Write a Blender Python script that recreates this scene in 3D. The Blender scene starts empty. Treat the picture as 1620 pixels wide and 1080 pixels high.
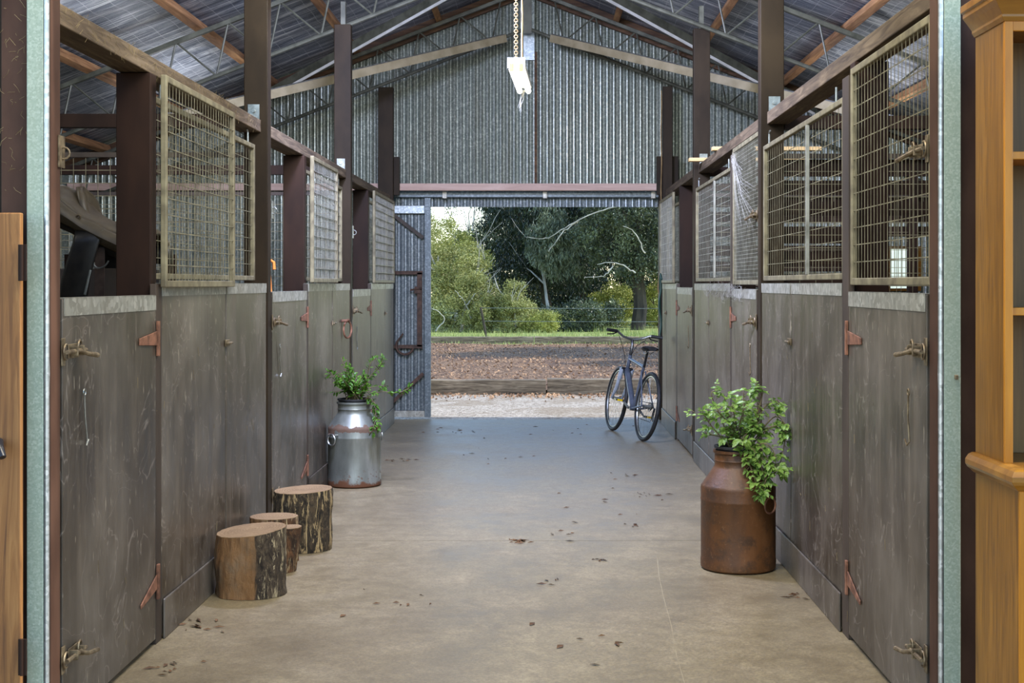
import bpy, math, random
from mathutils import Vector, Matrix, noise
R = random.Random(7)
SC = bpy.context.scene
COL = SC.collection
PI = math.pi

# ------------------------------------------------------------------ mesh builder
class MB:
    def __init__(s): s.v=[]; s.f=[]
    def add(s, vs, fs):
        o=len(s.v); s.v += [Vector(p) for p in vs]; s.f += [tuple(i+o for i in f) for f in fs]; return s
    def box(s,x0,x1,y0,y1,z0,z1):
        x0,x1=min(x0,x1),max(x0,x1); y0,y1=min(y0,y1),max(y0,y1); z0,z1=min(z0,z1),max(z0,z1)
        return s.add([(x0,y0,z0),(x1,y0,z0),(x1,y1,z0),(x0,y1,z0),(x0,y0,z1),(x1,y0,z1),(x1,y1,z1),(x0,y1,z1)],
              [(0,3,2,1),(4,5,6,7),(0,1,5,4),(1,2,6,5),(2,3,7,6),(3,0,4,7)])
    def bar(s,p0,p1,w,h,up=(0,0,1)):
        p0,p1=Vector(p0),Vector(p1); d=(p1-p0).normalized(); up=Vector(up)
        if abs(d.dot(up))>.98: up=Vector((1,0,0))
        a=d.cross(up).normalized()*w/2; b=a.cross(d).normalized()*h/2
        q=[p0-a-b,p0+a-b,p0+a+b,p0-a+b,p1-a-b,p1+a-b,p1+a+b,p1-a+b]
        return s.add(q,[(0,1,2,3),(7,6,5,4),(0,4,5,1),(1,5,6,2),(2,6,7,3),(3,7,4,0)])
    def tube(s,pts,r,n=8,cap=True):
        pts=[Vector(p) for p in pts]; m=len(pts); rs=r if isinstance(r,(list,tuple)) else [r]*m
        o=len(s.v); pa=None
        for i,p in enumerate(pts):
            t=(pts[min(i+1,m-1)]-pts[max(i-1,0)]).normalized()
            if pa is None:
                u=Vector((0,0,1)) if abs(t.z)<.9 else Vector((1,0,0)); a=t.cross(u).normalized()
            else:
                a=pa-t*pa.dot(t)
                a = a.normalized() if a.length>1e-6 else t.orthogonal().normalized()
            pa=a; b=t.cross(a)
            for k in range(n):
                an=2*PI*k/n; s.v.append(p+(a*math.cos(an)+b*math.sin(an))*rs[i])
        for i in range(m-1):
            for k in range(n):
                k2=(k+1)%n; s.f.append((o+i*n+k,o+i*n+k2,o+(i+1)*n+k2,o+(i+1)*n+k))
        if cap:
            s.f.append(tuple(o+k for k in range(n))[::-1]); s.f.append(tuple(o+(m-1)*n+k for k in range(n)))
        return s
    def ring(s,c,Rr,r,n1=(1,0,0),n2=(0,0,1),seg=20,n=6,a0=0,a1=2*PI):
        c=Vector(c); n1=Vector(n1).normalized(); n2=Vector(n2).normalized(); full=abs(a1-a0-2*PI)<1e-6
        m=seg if full else seg+1; nn=n1.cross(n2); o=len(s.v)
        for i in range(m):
            an=a0+(a1-a0)*i/seg; d=n1*math.cos(an)+n2*math.sin(an)
            for k in range(n):
                b=2*PI*k/n; s.v.append(c+d*(Rr+r*math.cos(b))+nn*r*math.sin(b))
        for i in range(seg):
            i2=(i+1)%m
            for k in range(n):
                k2=(k+1)%n; s.f.append((o+i*n+k,o+i*n+k2,o+i2*n+k2,o+i2*n+k))
        return s
    def lathe(s,prof,n=48,c=(0,0,0),fn=None,close=True):
        o=len(s.v); m=len(prof)
        for (r,z) in prof:
            for k in range(n):
                a=2*PI*k/n; rr=r*(fn(a,z) if fn else 1)
                s.v.append(Vector((c[0]+rr*math.cos(a),c[1]+rr*math.sin(a),c[2]+z)))
        for i in range(m-1):
            for k in range(n):
                k2=(k+1)%n; s.f.append((o+i*n+k,o+i*n+k2,o+(i+1)*n+k2,o+(i+1)*n+k))
        if close:
            s.f.append(tuple(o+k for k in range(n))[::-1]); s.f.append(tuple(o+(m-1)*n+k for k in range(n)))
        return s
    def prism(s,poly,axis,a0,a1):
        n=len(poly)
        def P(u,v,a):
            return {'x':(a,u,v),'y':(u,a,v),'z':(u,v,a)}[axis]
        vs=[P(u,v,a0) for u,v in poly]+[P(u,v,a1) for u,v in poly]
        fs=[tuple(range(n))[::-1],tuple(range(n,2*n))]+[(i,(i+1)%n,n+(i+1)%n,n+i) for i in range(n)]
        return s.add(vs,fs)
    def grid(s,rows,closed=False):
        o=len(s.v); m=len(rows[0])
        for r in rows: s.v += [Vector(p) for p in r]
        for i in range(len(rows)-1):
            for k in range(m if closed else m-1):
                k2=(k+1)%m; s.f.append((o+i*m+k,o+i*m+k2,o+(i+1)*m+k2,o+(i+1)*m+k))
        return s
    def xf(s,M):
        s.v=[M@p for p in s.v]; return s
    def build(s,name,mat,parent=None,smooth=False,bevel=0,solid=0,recalc=True):
        me=bpy.data.meshes.new(name)
        off=wloc(parent) if parent else Vector((0,0,0))
        if parent is None and s.v:
            mn=[min(p[i] for p in s.v) for i in range(3)]; mx=[max(p[i] for p in s.v) for i in range(3)]
            off=Vector(((mn[0]+mx[0])/2,(mn[1]+mx[1])/2,mn[2]))
        me.from_pydata([p-off for p in s.v],[],s.f); me.validate()
        if recalc:
            import bmesh
            bm=bmesh.new(); bm.from_mesh(me); bmesh.ops.recalc_face_normals(bm,faces=bm.faces); bm.to_mesh(me); bm.free()
        me.materials.append(mat)
        o=bpy.data.objects.new(name,me); COL.objects.link(o)
        if parent: o.parent=parent
        else: o.location=off
        if smooth:
            for p in me.polygons: p.use_smooth=True
            try: me.set_sharp_from_angle(angle=math.radians(40))
            except Exception: pass
        if solid:
            m=o.modifiers.new('s','SOLIDIFY'); m.thickness=solid
        if bevel:
            m=o.modifiers.new('b','BEVEL'); m.width=bevel; m.segments=2; m.limit_method='ANGLE'
        return o
def wloc(o):
    v=Vector(o.location)
    while o.parent: o=o.parent; v=v+Vector(o.location)
    return v
def thing(name,loc,label,cat,group=None):
    o=bpy.data.objects.new(name,None); COL.objects.link(o); o.location=loc; o.empty_display_size=.1
    return tag(o,label,cat,group)
def tag(o,label,cat,group=None,kind=None):
    o['label']=label; o['category']=cat
    if group: o['group']=group
    if kind: o['kind']=kind
    return o
def struct(o): o['kind']='structure'; return o

# ------------------------------------------------------------------ materials
def lin(c): return tuple(((x/255)/12.92 if x/255<=.04045 else ((x/255+.055)/1.055)**2.4) for x in c)
class NT:
    def __init__(s,name):
        s.m=bpy.data.materials.new(name); s.m.use_nodes=True; s.t=s.m.node_tree; s.n=s.t.nodes; s.l=s.t.links
        s.b=s.n['Principled BSDF']; s.out=s.n['Material Output']
    def node(s,t,**k):
        n=s.n.new(t)
        for a,b in k.items():
            if a.startswith('i_'): n.inputs[a[2:].replace('_',' ')].default_value=b
            else: setattr(n,a,b)
        return n
    def coords(s,scale=(1,1,1),rand=True,kind='Object'):
        tc=s.node('ShaderNodeTexCoord'); v=tc.outputs[kind]
        if rand:
            oi=s.node('ShaderNodeObjectInfo'); mm=s.node('ShaderNodeMath',operation='MULTIPLY'); mm.inputs[1].default_value=37.
            s.l.new(oi.outputs['Random'],mm.inputs[0]); ad=s.node('ShaderNodeVectorMath',operation='ADD')
            s.l.new(v,ad.inputs[0]); s.l.new(mm.outputs[0],ad.inputs[1]); v=ad.outputs[0]
        mp=s.node('ShaderNodeMapping'); mp.inputs['Scale'].default_value=scale; s.l.new(v,mp.inputs['Vector'])
        return mp.outputs[0]
    def noise(s,vec,scale,detail=4,rough=.55,dist=0):
        n=s.node('ShaderNodeTexNoise'); n.inputs['Scale'].default_value=scale; n.inputs['Detail'].default_value=detail
        n.inputs['Roughness'].default_value=rough; n.inputs['Distortion'].default_value=dist; s.l.new(vec,n.inputs['Vector']); return n.outputs['Fac']
    def voro(s,vec,scale,feat='F1',out='Distance'):
        n=s.node('ShaderNodeTexVoronoi',feature=feat); n.inputs['Scale'].default_value=scale; s.l.new(vec,n.inputs['Vector']); return n.outputs[out]
    def ramp(s,fac,stops):
        n=s.node('ShaderNodeValToRGB'); e=n.color_ramp.elements
        while len(e)<len(stops): e.new(.5)
        for q,(p,c) in zip(e,stops):
            q.position=p; q.color=(c[0],c[1],c[2],1) if not isinstance(c,(int,float)) else (c,c,c,1)
        s.l.new(fac,n.inputs[0]); return n.outputs[0]
    def mix(s,fac,a,b,mode='MIX'):
        n=s.node('ShaderNodeMix',data_type='RGBA',blend_type=mode)
        for sock,val in ((n.inputs[0],fac),(n.inputs[6],a),(n.inputs[7],b)):
            if hasattr(val,'links'): s.l.new(val,sock)
            else: sock.default_value = val if isinstance(val,(int,float)) else (val[0],val[1],val[2],1)
        return n.outputs[2]
    def math(s,op,a,b=0):
        n=s.node('ShaderNodeMath',operation=op)
        for sock,val in ((n.inputs[0],a),(n.inputs[1],b)):
            if hasattr(val,'links'): s.l.new(val,sock)
            else: sock.default_value=val
        return n.outputs[0]
    def fin(s,color,rough=.6,metal=0,bump=None,bs=.3,bd=.01,spec=None):
        for k,v in (('Base Color',color),('Roughness',rough),('Metallic',metal)):
            if hasattr(v,'links'): s.l.new(v,s.b.inputs[k])
            else: s.b.inputs[k].default_value = v if isinstance(v,(int,float)) else (v[0],v[1],v[2],1)
        if spec is not None: s.b.inputs['Specular IOR Level'].default_value=spec
        if bump is not None:
            n=s.node('ShaderNodeBump'); n.inputs['Strength'].default_value=bs; n.inputs['Distance'].default_value=bd
            s.l.new(bump,n.inputs['Height']); s.l.new(n.outputs[0],s.b.inputs['Normal'])
        return s.m

def m_simple(name,c1,c2,scale=8,stretch=(1,1,1),rough=.6,metal=0,bs=.2,bd=.005,detail=5,lo=.35,hi=.65,spec=None):
    t=NT(name); v=t.coords(stretch); f=t.noise(v,scale,detail)
    return t.fin(t.ramp(f,[(lo,lin(c1)),(hi,lin(c2))]),rough,metal,f,bs,bd,spec)

def m_wood(name,c1,c2,c3,axis='z',scale=6,rough=.6,bs=.3,grain=1.0):
    t=NT(name); st={'x':(.07,1,1),'y':(1,.07,1),'z':(1,1,.07)}[axis]
    v=t.coords(st); f=t.noise(v,scale*6,6,.6,1.2*grain); v2=t.coords((1,1,1)); g=t.noise(v2,1.6,4)
    c=t.ramp(f,[(.3,lin(c1)),(.5,lin(c2)),(.72,lin(c3))])
    c=t.mix(t.ramp(g,[(.35,0),(.7,.55)]),c,lin(c1))
    return t.fin(c,rough,0,f,bs,.004)

def m_ply():
    t=NT('painted_ply'); v=t.coords((1,3.5,.22)); st=t.noise(v,5,6,.65)
    v1=t.coords((1,1,1)); bl=t.noise(v1,1.3,4,.6); fine=t.noise(t.coords((1,6,.8)),30,4)
    c=t.ramp(st,[(.28,lin((42,36,29))),(.48,lin((65,57,47))),(.7,lin((98,88,76)))])
    c=t.mix(t.ramp(bl,[(.45,0),(.72,.65)]),c,lin((132,124,114)))
    db=t.noise(t.coords((1,.8,.5)),2.3,5,.6); c=t.mix(t.ramp(db,[(.46,0),(.66,.65)]),c,lin((44,38,34)))
    # scuffs and pale chips
    sc=t.noise(t.coords((1,1.4,.35)),34,2,.5); c=t.mix(t.ramp(sc,[(.68,0),(.73,.6)]),c,lin((176,166,148)))
    sc2=t.noise(t.coords((1,.9,1.3)),19,6,.8); c=t.mix(t.ramp(sc2,[(.68,0),(.80,.4)]),c,lin((50,42,36)))
    wv=t.coords((1,1,1)); w=t.node('ShaderNodeTexNoise'); w.inputs['Scale'].default_value=2.6; w.inputs['Detail'].default_value=3; w.inputs['Distortion'].default_value=1.5
    t.l.new(wv,w.inputs['Vector']); line=t.math('ABSOLUTE',t.math('SUBTRACT',w.outputs['Fac'],.5))
    c=t.mix(t.ramp(line,[(.0,.4),(.006,0)]),c,lin((170,160,150)))
    return t.fin(c,t.ramp(st,[(.3,.30),(.7,.46)]),0,fine,.12,.003,.7)

def m_galv(name,c1,c2,c3,spangle=60,rough=.42,metal=.75,dirt=0.0,dc=(110,90,60)):
    t=NT(name); v=t.coords((1,1,1)); f=t.voro(v,spangle,'F1','Color')
    sep=t.node('ShaderNodeSeparateColor'); t.l.new(f,sep.inputs[0]); g=t.noise(v,2.0,4)
    c=t.ramp(sep.outputs[0],[(0,lin(c1)),(.6,lin(c2)),(1,lin(c3))])
    c=t.mix(t.ramp(g,[(.35,0),(.7,.4)]),c,lin(c1))
    if dirt: c=t.mix(t.ramp(t.noise(t.coords((2,2,.3)),3,5),[(.45,0),(.75,dirt)]),c,lin(dc))
    return t.fin(c,rough,metal,sep.outputs[1],.05,.002)

def m_foil():
    t=NT('roof_foil'); v=t.coords((1,1,1),rand=False)
    w=t.noise(t.coords((.5,7,1),rand=False),1.6,6,.7,.6); w2=t.noise(t.coords((9,.8,1),rand=False),1.2,4,.6)
    sp=t.node('ShaderNodeSeparateXYZ'); t.l.new(v,sp.inputs[0])
    def line(o,per,wd):
        a=t.math('FRACT',t.math('DIVIDE',o,per)); return t.math('LESS_THAN',a,wd)
    ln=t.math('MAXIMUM',line(sp.outputs[0],.16,.03),line(sp.outputs[1],.34,.02))
    w3=t.noise(t.coords((1.2,34,1),rand=False),2.2,5,.7,.8)
    c=t.ramp(t.math('ADD',t.math('MULTIPLY',w,.5),t.math('MULTIPLY',w3,.5)),[(.38,lin((74,80,94))),(.5,lin((140,148,166))),(.58,lin((246,248,252)))])
    c=t.mix(t.math('MULTIPLY',ln,.6),c,lin((235,238,245)))
    d=t.noise(t.coords((1,1,1),rand=False),.8,5); c=t.mix(t.ramp(d,[(.5,0),(.75,.3)]),c,lin((110,106,102)))
    return t.fin(c,.32,.6,t.math('ADD',t.math('ADD',w,t.math('MULTIPLY',w2,.4)),t.math('MULTIPLY',w3,.35)),1.0,.03)

def m_concrete():
    t=NT('concrete'); v=t.coords((1,1,1),rand=False)
    big=t.noise(v,.7,5,.6); mid=t.noise(v,3.2,7,.65); fine=t.noise(v,90,3,.6); sp=t.noise(v,220,2)
    c=t.ramp(mid,[(.28,lin((120,106,78))),(.5,lin((150,136,104))),(.72,lin((172,158,126)))])
    c=t.mix(t.ramp(big,[(.35,.5),(.65,0)]),c,lin((124,112,92)))
    c=t.mix(t.ramp(fine,[(.35,.55),(.6,0)]),c,lin((98,88,70)))
    md=t.noise(v,14,6,.8); c=t.mix(t.ramp(md,[(.42,.4),(.58,0)]),c,lin((108,96,76)))
    c=t.mix(t.ramp(sp,[(.66,0),(.72,.6)]),c,lin((206,206,206)))
    st=t.noise(t.coords((1,.8,1),rand=False),2.1,7,.75); c=t.mix(t.ramp(st,[(.62,0),(.72,.45)]),c,lin((96,84,66)))
    spk=t.noise(v,26,5,.7); c=t.mix(t.ramp(spk,[(.68,0),(.73,.6)]),c,lin((72,62,50)))
    return t.fin(c,t.ramp(mid,[(.3,.36),(.7,.52)]),0,fine,.25,.003,.5)

def m_leaf(name,c1,c2,c3,scale=.5,trans=.35,rough=.45):
    t=NT(name); v=t.coords((1,1,1)); f=t.noise(v,scale,3); g=t.noise(v,scale*9,2)
    c=t.ramp(f,[(.35,lin(c1)),(.5,lin(c2)),(.68,lin(c3))])
    c=t.mix(t.ramp(g,[(.42,0),(.62,.6)]),c,lin(c3))
    h=t.noise(v,70,1); c=t.mix(t.ramp(h,[(.42,.5),(.5,0)]),c,lin(c1)); c=t.mix(t.ramp(h,[(.58,0),(.66,.7)]),c,lin(c3))  # random leaf tone; the pale leaves also paint glints on the dark trees
    t.fin(c,rough,0)
    tr=t.node('ShaderNodeBsdfTranslucent'); t.l.new(c,tr.inputs[0]); mx=t.node('ShaderNodeMixShader'); mx.inputs[0].default_value=trans
    t.l.new(t.b.outputs[0],mx.inputs[1]); t.l.new(tr.outputs[0],mx.inputs[2]); t.l.new(mx.outputs[0],t.out.inputs[0])
    return t.m

def m_rustcan(name,galv):
    t=NT(name); v=t.coords((1,1,1),rand=False); tc=t.node('ShaderNodeTexCoord'); sp=t.node('ShaderNodeSeparateXYZ'); t.l.new(tc.outputs['Object'],sp.inputs[0])
    n=t.noise(v,9,7,.7); n2=t.noise(t.coords((1,1,.4),rand=False),4,5); n3=t.noise(v,60,4)
    if not galv:
        c=t.ramp(n2,[(.25,lin((46,32,22))),(.42,lin((84,54,30))),(.58,lin((108,70,38))),(.75,lin((134,92,58)))])
        c=t.mix(t.ramp(n,[(.5,0),(.62,.7)]),c,lin((60,46,36)))
        c=t.mix(t.ramp(n3,[(.6,0),(.75,.4)]),c,lin((150,112,80)))
        return t.fin(c,.5,.12,n3,.45,.003)
    z=sp.outputs[2]; zn=t.math('ADD',z,t.math('MULTIPLY',t.math('SUBTRACT',n,.5),.16))
    base=t.ramp(t.noise(t.coords((1,1,.3),rand=False),8,5),[(.3,lin((104,108,102))),(.55,lin((138,143,136))),(.75,lin((172,176,170)))])
    m1=t.ramp(zn,[(.035,1),(.055,0)])
    band=t.math('MULTIPLY',t.math('GREATER_THAN',zn,.418),t.math('LESS_THAN',zn,.47))
    pit=t.math('MULTIPLY',t.ramp(t.noise(v,42,3),[(.58,0),(.62,1)]),t.ramp(z,[(.06,1),(.16,0)]))
    side=t.ramp(sp.outputs[0],[(.45,0),(.55,1)])
    msk=t.math('MAXIMUM',t.math('MAXIMUM',m1,t.math('MULTIPLY',band,.8)),t.math('MULTIPLY',pit,.9))
    c=t.mix(msk,base,lin((98,62,38)))
    return t.fin(c,t.ramp(msk,[(0,.42),(1,.8)]),t.ramp(msk,[(0,.5),(1,.1)]),n3,.15,.002)

M={}
M['ply']=m_ply()
M['brown']=m_simple('brown_steel_paint',(36,27,17),(52,41,28),5,(1,1,.5),.6,0,.1,.002,6,spec=.2)
M['brownwood']=m_wood('brown_timber_rail',(56,44,32),(98,82,62),(140,122,98),'y',5,.75,.5)
M['darkrail']=m_simple('dark_jamb_timber',(34,21,15),(48,31,22),6,(1,1,.3),.6,0,.15,.003,spec=.2)
M['nearbrown']=m_simple('near_post_lightened_brown',(62,42,33),(86,62,50),5,(1,1,.5),.6,0,.1,.002,6,spec=.2)  # brown lightened to make up for less light on the front faces
M['jamb']=m_simple('door_jamb_brown',(48,39,32),(74,62,52),7,(1,1,.2),.6,0,.2,.003)
M['galvgreen']=m_galv('galvanised_channel_patina',(146,164,148),(160,177,161),(182,196,182),170,.6,.1,.4,(168,168,140))
M['galvedge']=m_galv('galvanised_edge',(170,176,176),(196,202,204),(224,228,230),70,.35,.7)
M['cap']=m_galv('cap_strip_steel',(150,150,140),(178,178,168),(204,204,194),40,.5,.5,.4,(120,108,86))
M['corr']=m_galv('corrugated_zinc',(128,138,130),(150,158,150),(190,196,186),60,.38,.62,.3,(120,112,88))
M['corrdoor']=m_galv('corrugated_door_zinc',(132,144,148),(158,168,172),(192,200,202),60,.42,.65,.2,(96,82,62))
M['shadegalv']=m_galv('shaded_galvanised',(92,102,106),(108,118,122),(134,144,148),60,.5,.5)  # shade on the track and door stile put into a darker galvanised colour
M['meshpaint']=m_simple('mesh_frame_paint',(104,96,76),(146,138,110),14,(1,1,1),.5,.2,.3,.002,5)
M['wire']=m_simple('mesh_wire',(112,106,84),(158,152,126),10,(1,1,1),.45,.4,.1,.001,3)
M['wiregrey']=m_simple('mesh_wire_grey',(124,124,114),(170,170,160),10,(1,1,1),.45,.4,.1,.001,3)
M['rust']=m_simple('rusty_hinge',(96,64,48),(152,106,82),22,(1,1,1),.7,.1,.5,.002)
M['rustdark']=m_simple('dark_rusty_steel',(62,46,38),(98,74,60),22,(1,1,1),.7,.1,.5,.002)
M['brass']=m_simple('dull_latch_metal',(84,70,52),(150,134,106),30,(1,1,1),.5,.45,.5,.002)
M['steel']=m_simple('grey_steel',(130,134,132),(176,180,178),20,(1,1,1),.35,.85,.1,.001)
M['truss']=m_simple('truss_paint',(66,68,58),(96,98,86),9,(1,1,1),.5,.2,.1,.001)
M['cpurlin']=m_simple('cream_brace_paint',(158,146,116),(188,176,146),5,(1,1,1),.5,.2,.1,.001)
M['braceedge']=m_simple('bright_brace_flange',(206,208,204),(236,238,236),6,(1,1,1),.4,.2,.05,.001)
M['purlin']=m_wood('roof_purlin_timber',(112,78,50),(176,128,84),(214,168,118),'y',3,.75,.4)
M['rafter']=m_wood('gable_rafter_timber',(50,34,22),(86,60,38),(120,88,58),'x',3,.75,.4)
M['girt']=m_wood('pinkish_girt_timber',(190,158,146),(216,186,172),(232,206,194),'x',3,.7,.3)
M['conc']=m_concrete()
M['foil']=m_foil()
M['pine']=m_wood('orange_pine',(96,60,8),(130,86,14),(152,104,28),'z',8,.38,.15,.6)
M['pinedge']=m_wood('bright_pine_edge',(158,98,10),(188,122,18),(202,140,36),'z',3,.35,.1,.5)
M['pineback']=m_wood('dark_pine_back',(70,50,16),(100,74,28),(122,92,40),'z',3,.5,.2,.8)
M['pinemould']=m_wood('pine_moulding',(112,72,20),(144,98,30),(164,118,48),'x',3,.28,.1,.5)
M['board']=m_wood('weathered_board',(92,58,28),(144,98,50),(174,128,74),'z',2.6,.6,.4,2.6)
M['black']=m_simple('black_rubber',(22,23,25),(38,40,43),30,(1,1,1),.6,0,.1,.001)
M['blackgloss']=m_simple('black_paint',(20,22,26),(34,36,42),10,(1,1,1),.25,.1,.03,.001)
M['bikegrey']=m_simple('grey_frame_paint',(74,82,96),(100,108,124),10,(1,1,1),.3,.1,.03,.001)
M['bikesilver']=m_simple('silver_fork_paint',(150,162,178),(186,196,210),10,(1,1,1),.3,.1,.03,.001)
M['yellow']=m_simple('yellow_reflector',(220,180,10),(250,214,30),10,(1,1,1),.2,0,.03,.001)
M['leather']=m_simple('brown_leather',(70,61,47),(84,74,57),24,(1,1,1),.42,0,.2,.002)
M['leatherdark']=m_simple('black_leather',(20,19,18),(36,33,30),24,(1,1,1),.4,0,.2,.002)
M['strap']=m_simple('brown_strap',(52,40,34),(74,60,52),24,(1,1,1),.5,0,.2,.002)
M['rustcan']=m_rustcan('rusty_can',False)
M['galvcan']=m_rustcan('galvanised_can',True)
M['leafA']=m_leaf('plant_leaf_dark',(36,74,20),(66,112,32),(112,158,50),14,.3)
M['leafB']=m_leaf('plant_leaf_light',(76,114,42),(116,152,66),(150,182,90),12,.3)
M['stem']=m_simple('plant_stem',(86,78,52),(120,108,76),20,(1,1,1),.6,0,.1,.001)
M['soil']=m_simple('potting_soil',(34,28,22),(62,50,40),60,(1,1,1),.9,0,1,.01)
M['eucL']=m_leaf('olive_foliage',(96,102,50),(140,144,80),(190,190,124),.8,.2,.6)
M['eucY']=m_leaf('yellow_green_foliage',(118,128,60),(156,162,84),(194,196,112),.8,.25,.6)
M['eucD']=m_leaf('shade_dark_foliage',(14,24,13),(28,42,24),(76,92,66),.9,.15,.3)  # leaf colour darkened to stand in for the trees' shaded side
M['eucM']=m_leaf('shade_green_foliage',(18,30,14),(34,48,24),(142,154,118),.9,.15,.3)  # also darkened, shade on the camera side put into the colour
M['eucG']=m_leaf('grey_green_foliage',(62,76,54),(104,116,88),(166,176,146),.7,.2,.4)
M['trunk']=m_simple('tree_trunk',(44,38,32),(80,72,60),6,(1,1,.2),.85,0,.6,.02)
M['trunkpale']=m_simple('pale_trunk',(150,146,136),(206,202,194),6,(1,1,.3),.7,0,.3,.01)
M['grass']=m_leaf('grass_blade',(104,124,56),(148,160,88),(190,196,124),.6,.2,.5)
M['sleeper']=m_wood('old_sleeper',(52,44,36),(136,120,98),(188,172,146),'x',5,.85,.9,1.2)
M['hose']=m_simple('green_hose',(22,52,44),(34,72,60),10,(1,1,1),.45,0,.05,.001)
M['cable']=m_simple('tan_cable',(128,104,66),(168,140,98),10,(1,1,1),.6,0,.05,.001)
M['whiteplastic']=m_simple('white_enamel',(200,200,190),(228,228,220),10,(1,1,1),.4,0,.05,.001)
M['newpine']=m_wood('fresh_pine',(186,150,96),(216,184,128),(236,212,164),'x',3,.6,.2,.5)
M['orange']=m_simple('orange_handle',(190,110,40),(220,140,62),10,(1,1,1),.5,0,.05,.001)
M['web']=m_simple('cobweb',(140,138,130),(166,164,156),10,(1,1,1),.8,0,.05,.001)
M['straw']=m_simple('straw',(112,96,64),(160,142,100),10,(1,1,1),.8,0,.05,.001)
M['litter']=m_simple('dry_leaf',(70,48,30),(120,88,56),10,(1,1,1),.8,0,.05,.001)

def m_glow(name,c,s):
    t=NT(name); t.fin(c,.4); t.b.inputs['Emission Color'].default_value=(c[0],c[1],c[2],1); t.b.inputs['Emission Strength'].default_value=s; return t.m
M['tube']=m_glow('fluorescent_tube',(1,.98,.9),4.0)
t=NT('window_glass'); t.fin((.8,.86,.9),.35); t.b.inputs['Transmission Weight'].default_value=.9; M['glass']=t.m

def m_bark(name,c1,c2,pale,amt,bare=None,bx=0.0):
    t=NT(name); v=t.coords((1,1,.45)); a=t.noise(v,22,8,.75,1.2); b=t.noise(t.coords((1.6,1.6,.24)),14,6,.75,1.2); e=t.noise(t.coords((1,1,1)),38,4,.7)
    c=t.ramp(a,[(.32,lin((20,16,12))),(.45,lin(c1)),(.62,lin(c2))])
    c=t.mix(t.ramp(b,[(amt,0),(amt+.03,1)]),c,lin(pale))
    c=t.mix(t.ramp(e,[(.6,0),(.68,.5)]),c,lin((150,138,112)))
    if bare:
        sp=t.node('ShaderNodeSeparateXYZ'); tc=t.node('ShaderNodeTexCoord'); t.l.new(tc.outputs['Object'],sp.inputs[0])
        k=t.math('ADD',sp.outputs[0],t.math('MULTIPLY',t.math('SUBTRACT',b,.5),.12)); m=t.ramp(t.math('ADD',k,.5),[(.5+bx,1),(.515+bx,0)])
        g=t.noise(t.coords((1,1,.15)),16,6,.7); w=t.ramp(g,[(.3,lin((92,66,42))),(.5,lin(bare)),(.7,lin((150,132,108)))])
        low=t.noise(t.coords((1,1,.8)),6,4); w=t.mix(t.ramp(low,[(.45,0),(.6,.6)]),w,lin((164,116,66)))
        c=t.mix(m,c,w)
    return t.fin(c,.85,0,t.math('ADD',a,t.math('MULTIPLY',b,.6)),1.0,.015)
M['barkA']=m_bark('bark_half_bare',(58,48,38),(98,84,66),(184,168,134),.545,(120,98,72),.04)
M['barkB']=m_bark('bark_brown',(70,50,34),(128,90,58),(200,178,136),.56,(136,100,64),-.02)
M['barkC']=m_bark('bark_dark_pale_splits',(48,42,34),(92,78,60),(196,172,128),.53)
def m_cut():
    t=NT('cut_wood_face'); v=t.coords((1,1,1),rand=False); g=t.noise(v,7,5,.7); ln=t.node('ShaderNodeVectorMath',operation='LENGTH'); sc=t.node('ShaderNodeVectorMath',operation='MULTIPLY'); sc.inputs[1].default_value=(1,1,0); t.l.new(v,sc.inputs[0]); t.l.new(sc.outputs[0],ln.inputs[0]); vv=t.math('ADD',ln.outputs['Value'],t.math('MULTIPLY',g,.06))
    w=t.math('SINE',t.math('MULTIPLY',vv,420)); c=t.ramp(t.math('MULTIPLY',t.math('ADD',w,1),.5),[(.1,lin((134,108,76))),(.9,lin((158,132,98)))])
    c=t.mix(t.ramp(g,[(.42,0),(.62,.8)]),c,lin((122,98,70)))
    return t.fin(c,.8,0,t.noise(v,40,5),.5,.004)
M['cut']=m_cut()

def m_ground(name,stops,sc,bs=1,bd=.03,patch=None):
    t=NT(name); v=t.coords((1,1,1),rand=False); n=t.noise(v,sc,6,.75); vo=t.voro(v,sc*1.2,'F1','Color'); s=t.node('ShaderNodeSeparateColor'); t.l.new(vo,s.inputs[0])
    f=t.math('ADD',t.math('MULTIPLY',n,.5),t.math('MULTIPLY',s.outputs[0],.5)); c=t.ramp(f,[(p,lin(q)) for p,q in stops])
    if patch:
        g=t.noise(v,patch[0],5,.7); c=t.mix(t.ramp(g,[(patch[1],0),(patch[1]+.08,patch[3])]),c,lin(patch[2]))
    return t.fin(c,.9,0,n,bs,bd)
M['gravel']=m_ground('gravel_drive',[(.25,(128,112,94)),(.45,(186,172,154)),(.7,(214,202,186))],30,.8,.03,(1.0,.48,(150,130,104),.6))
M['mulch']=m_ground('mulch_bed',[(.3,(66,44,28)),(.5,(124,90,62)),(.68,(176,140,106))],30,1,.03,(.5,.5,(96,70,56),.5))
M['lawn']=m_ground('grass_ground',[(.3,(112,126,62)),(.6,(156,166,92))],12,.6,.04,(.7,.5,(160,156,90),.5))

# ------------------------------------------------------------------ geometry constants
XL,XR,XC=-1.66,1.333,-.1635
DL=[4.70,8.41,12.05,15.55]; DR=[4.70,8.50,12.24,15.48]
BACK=15.90
WL,WR=XC-5.25,XC+5.25
def roofz(x,a=5.0): return a-.388*abs(x-XC)
def side(s): return (XL if s<0 else XR)

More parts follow.
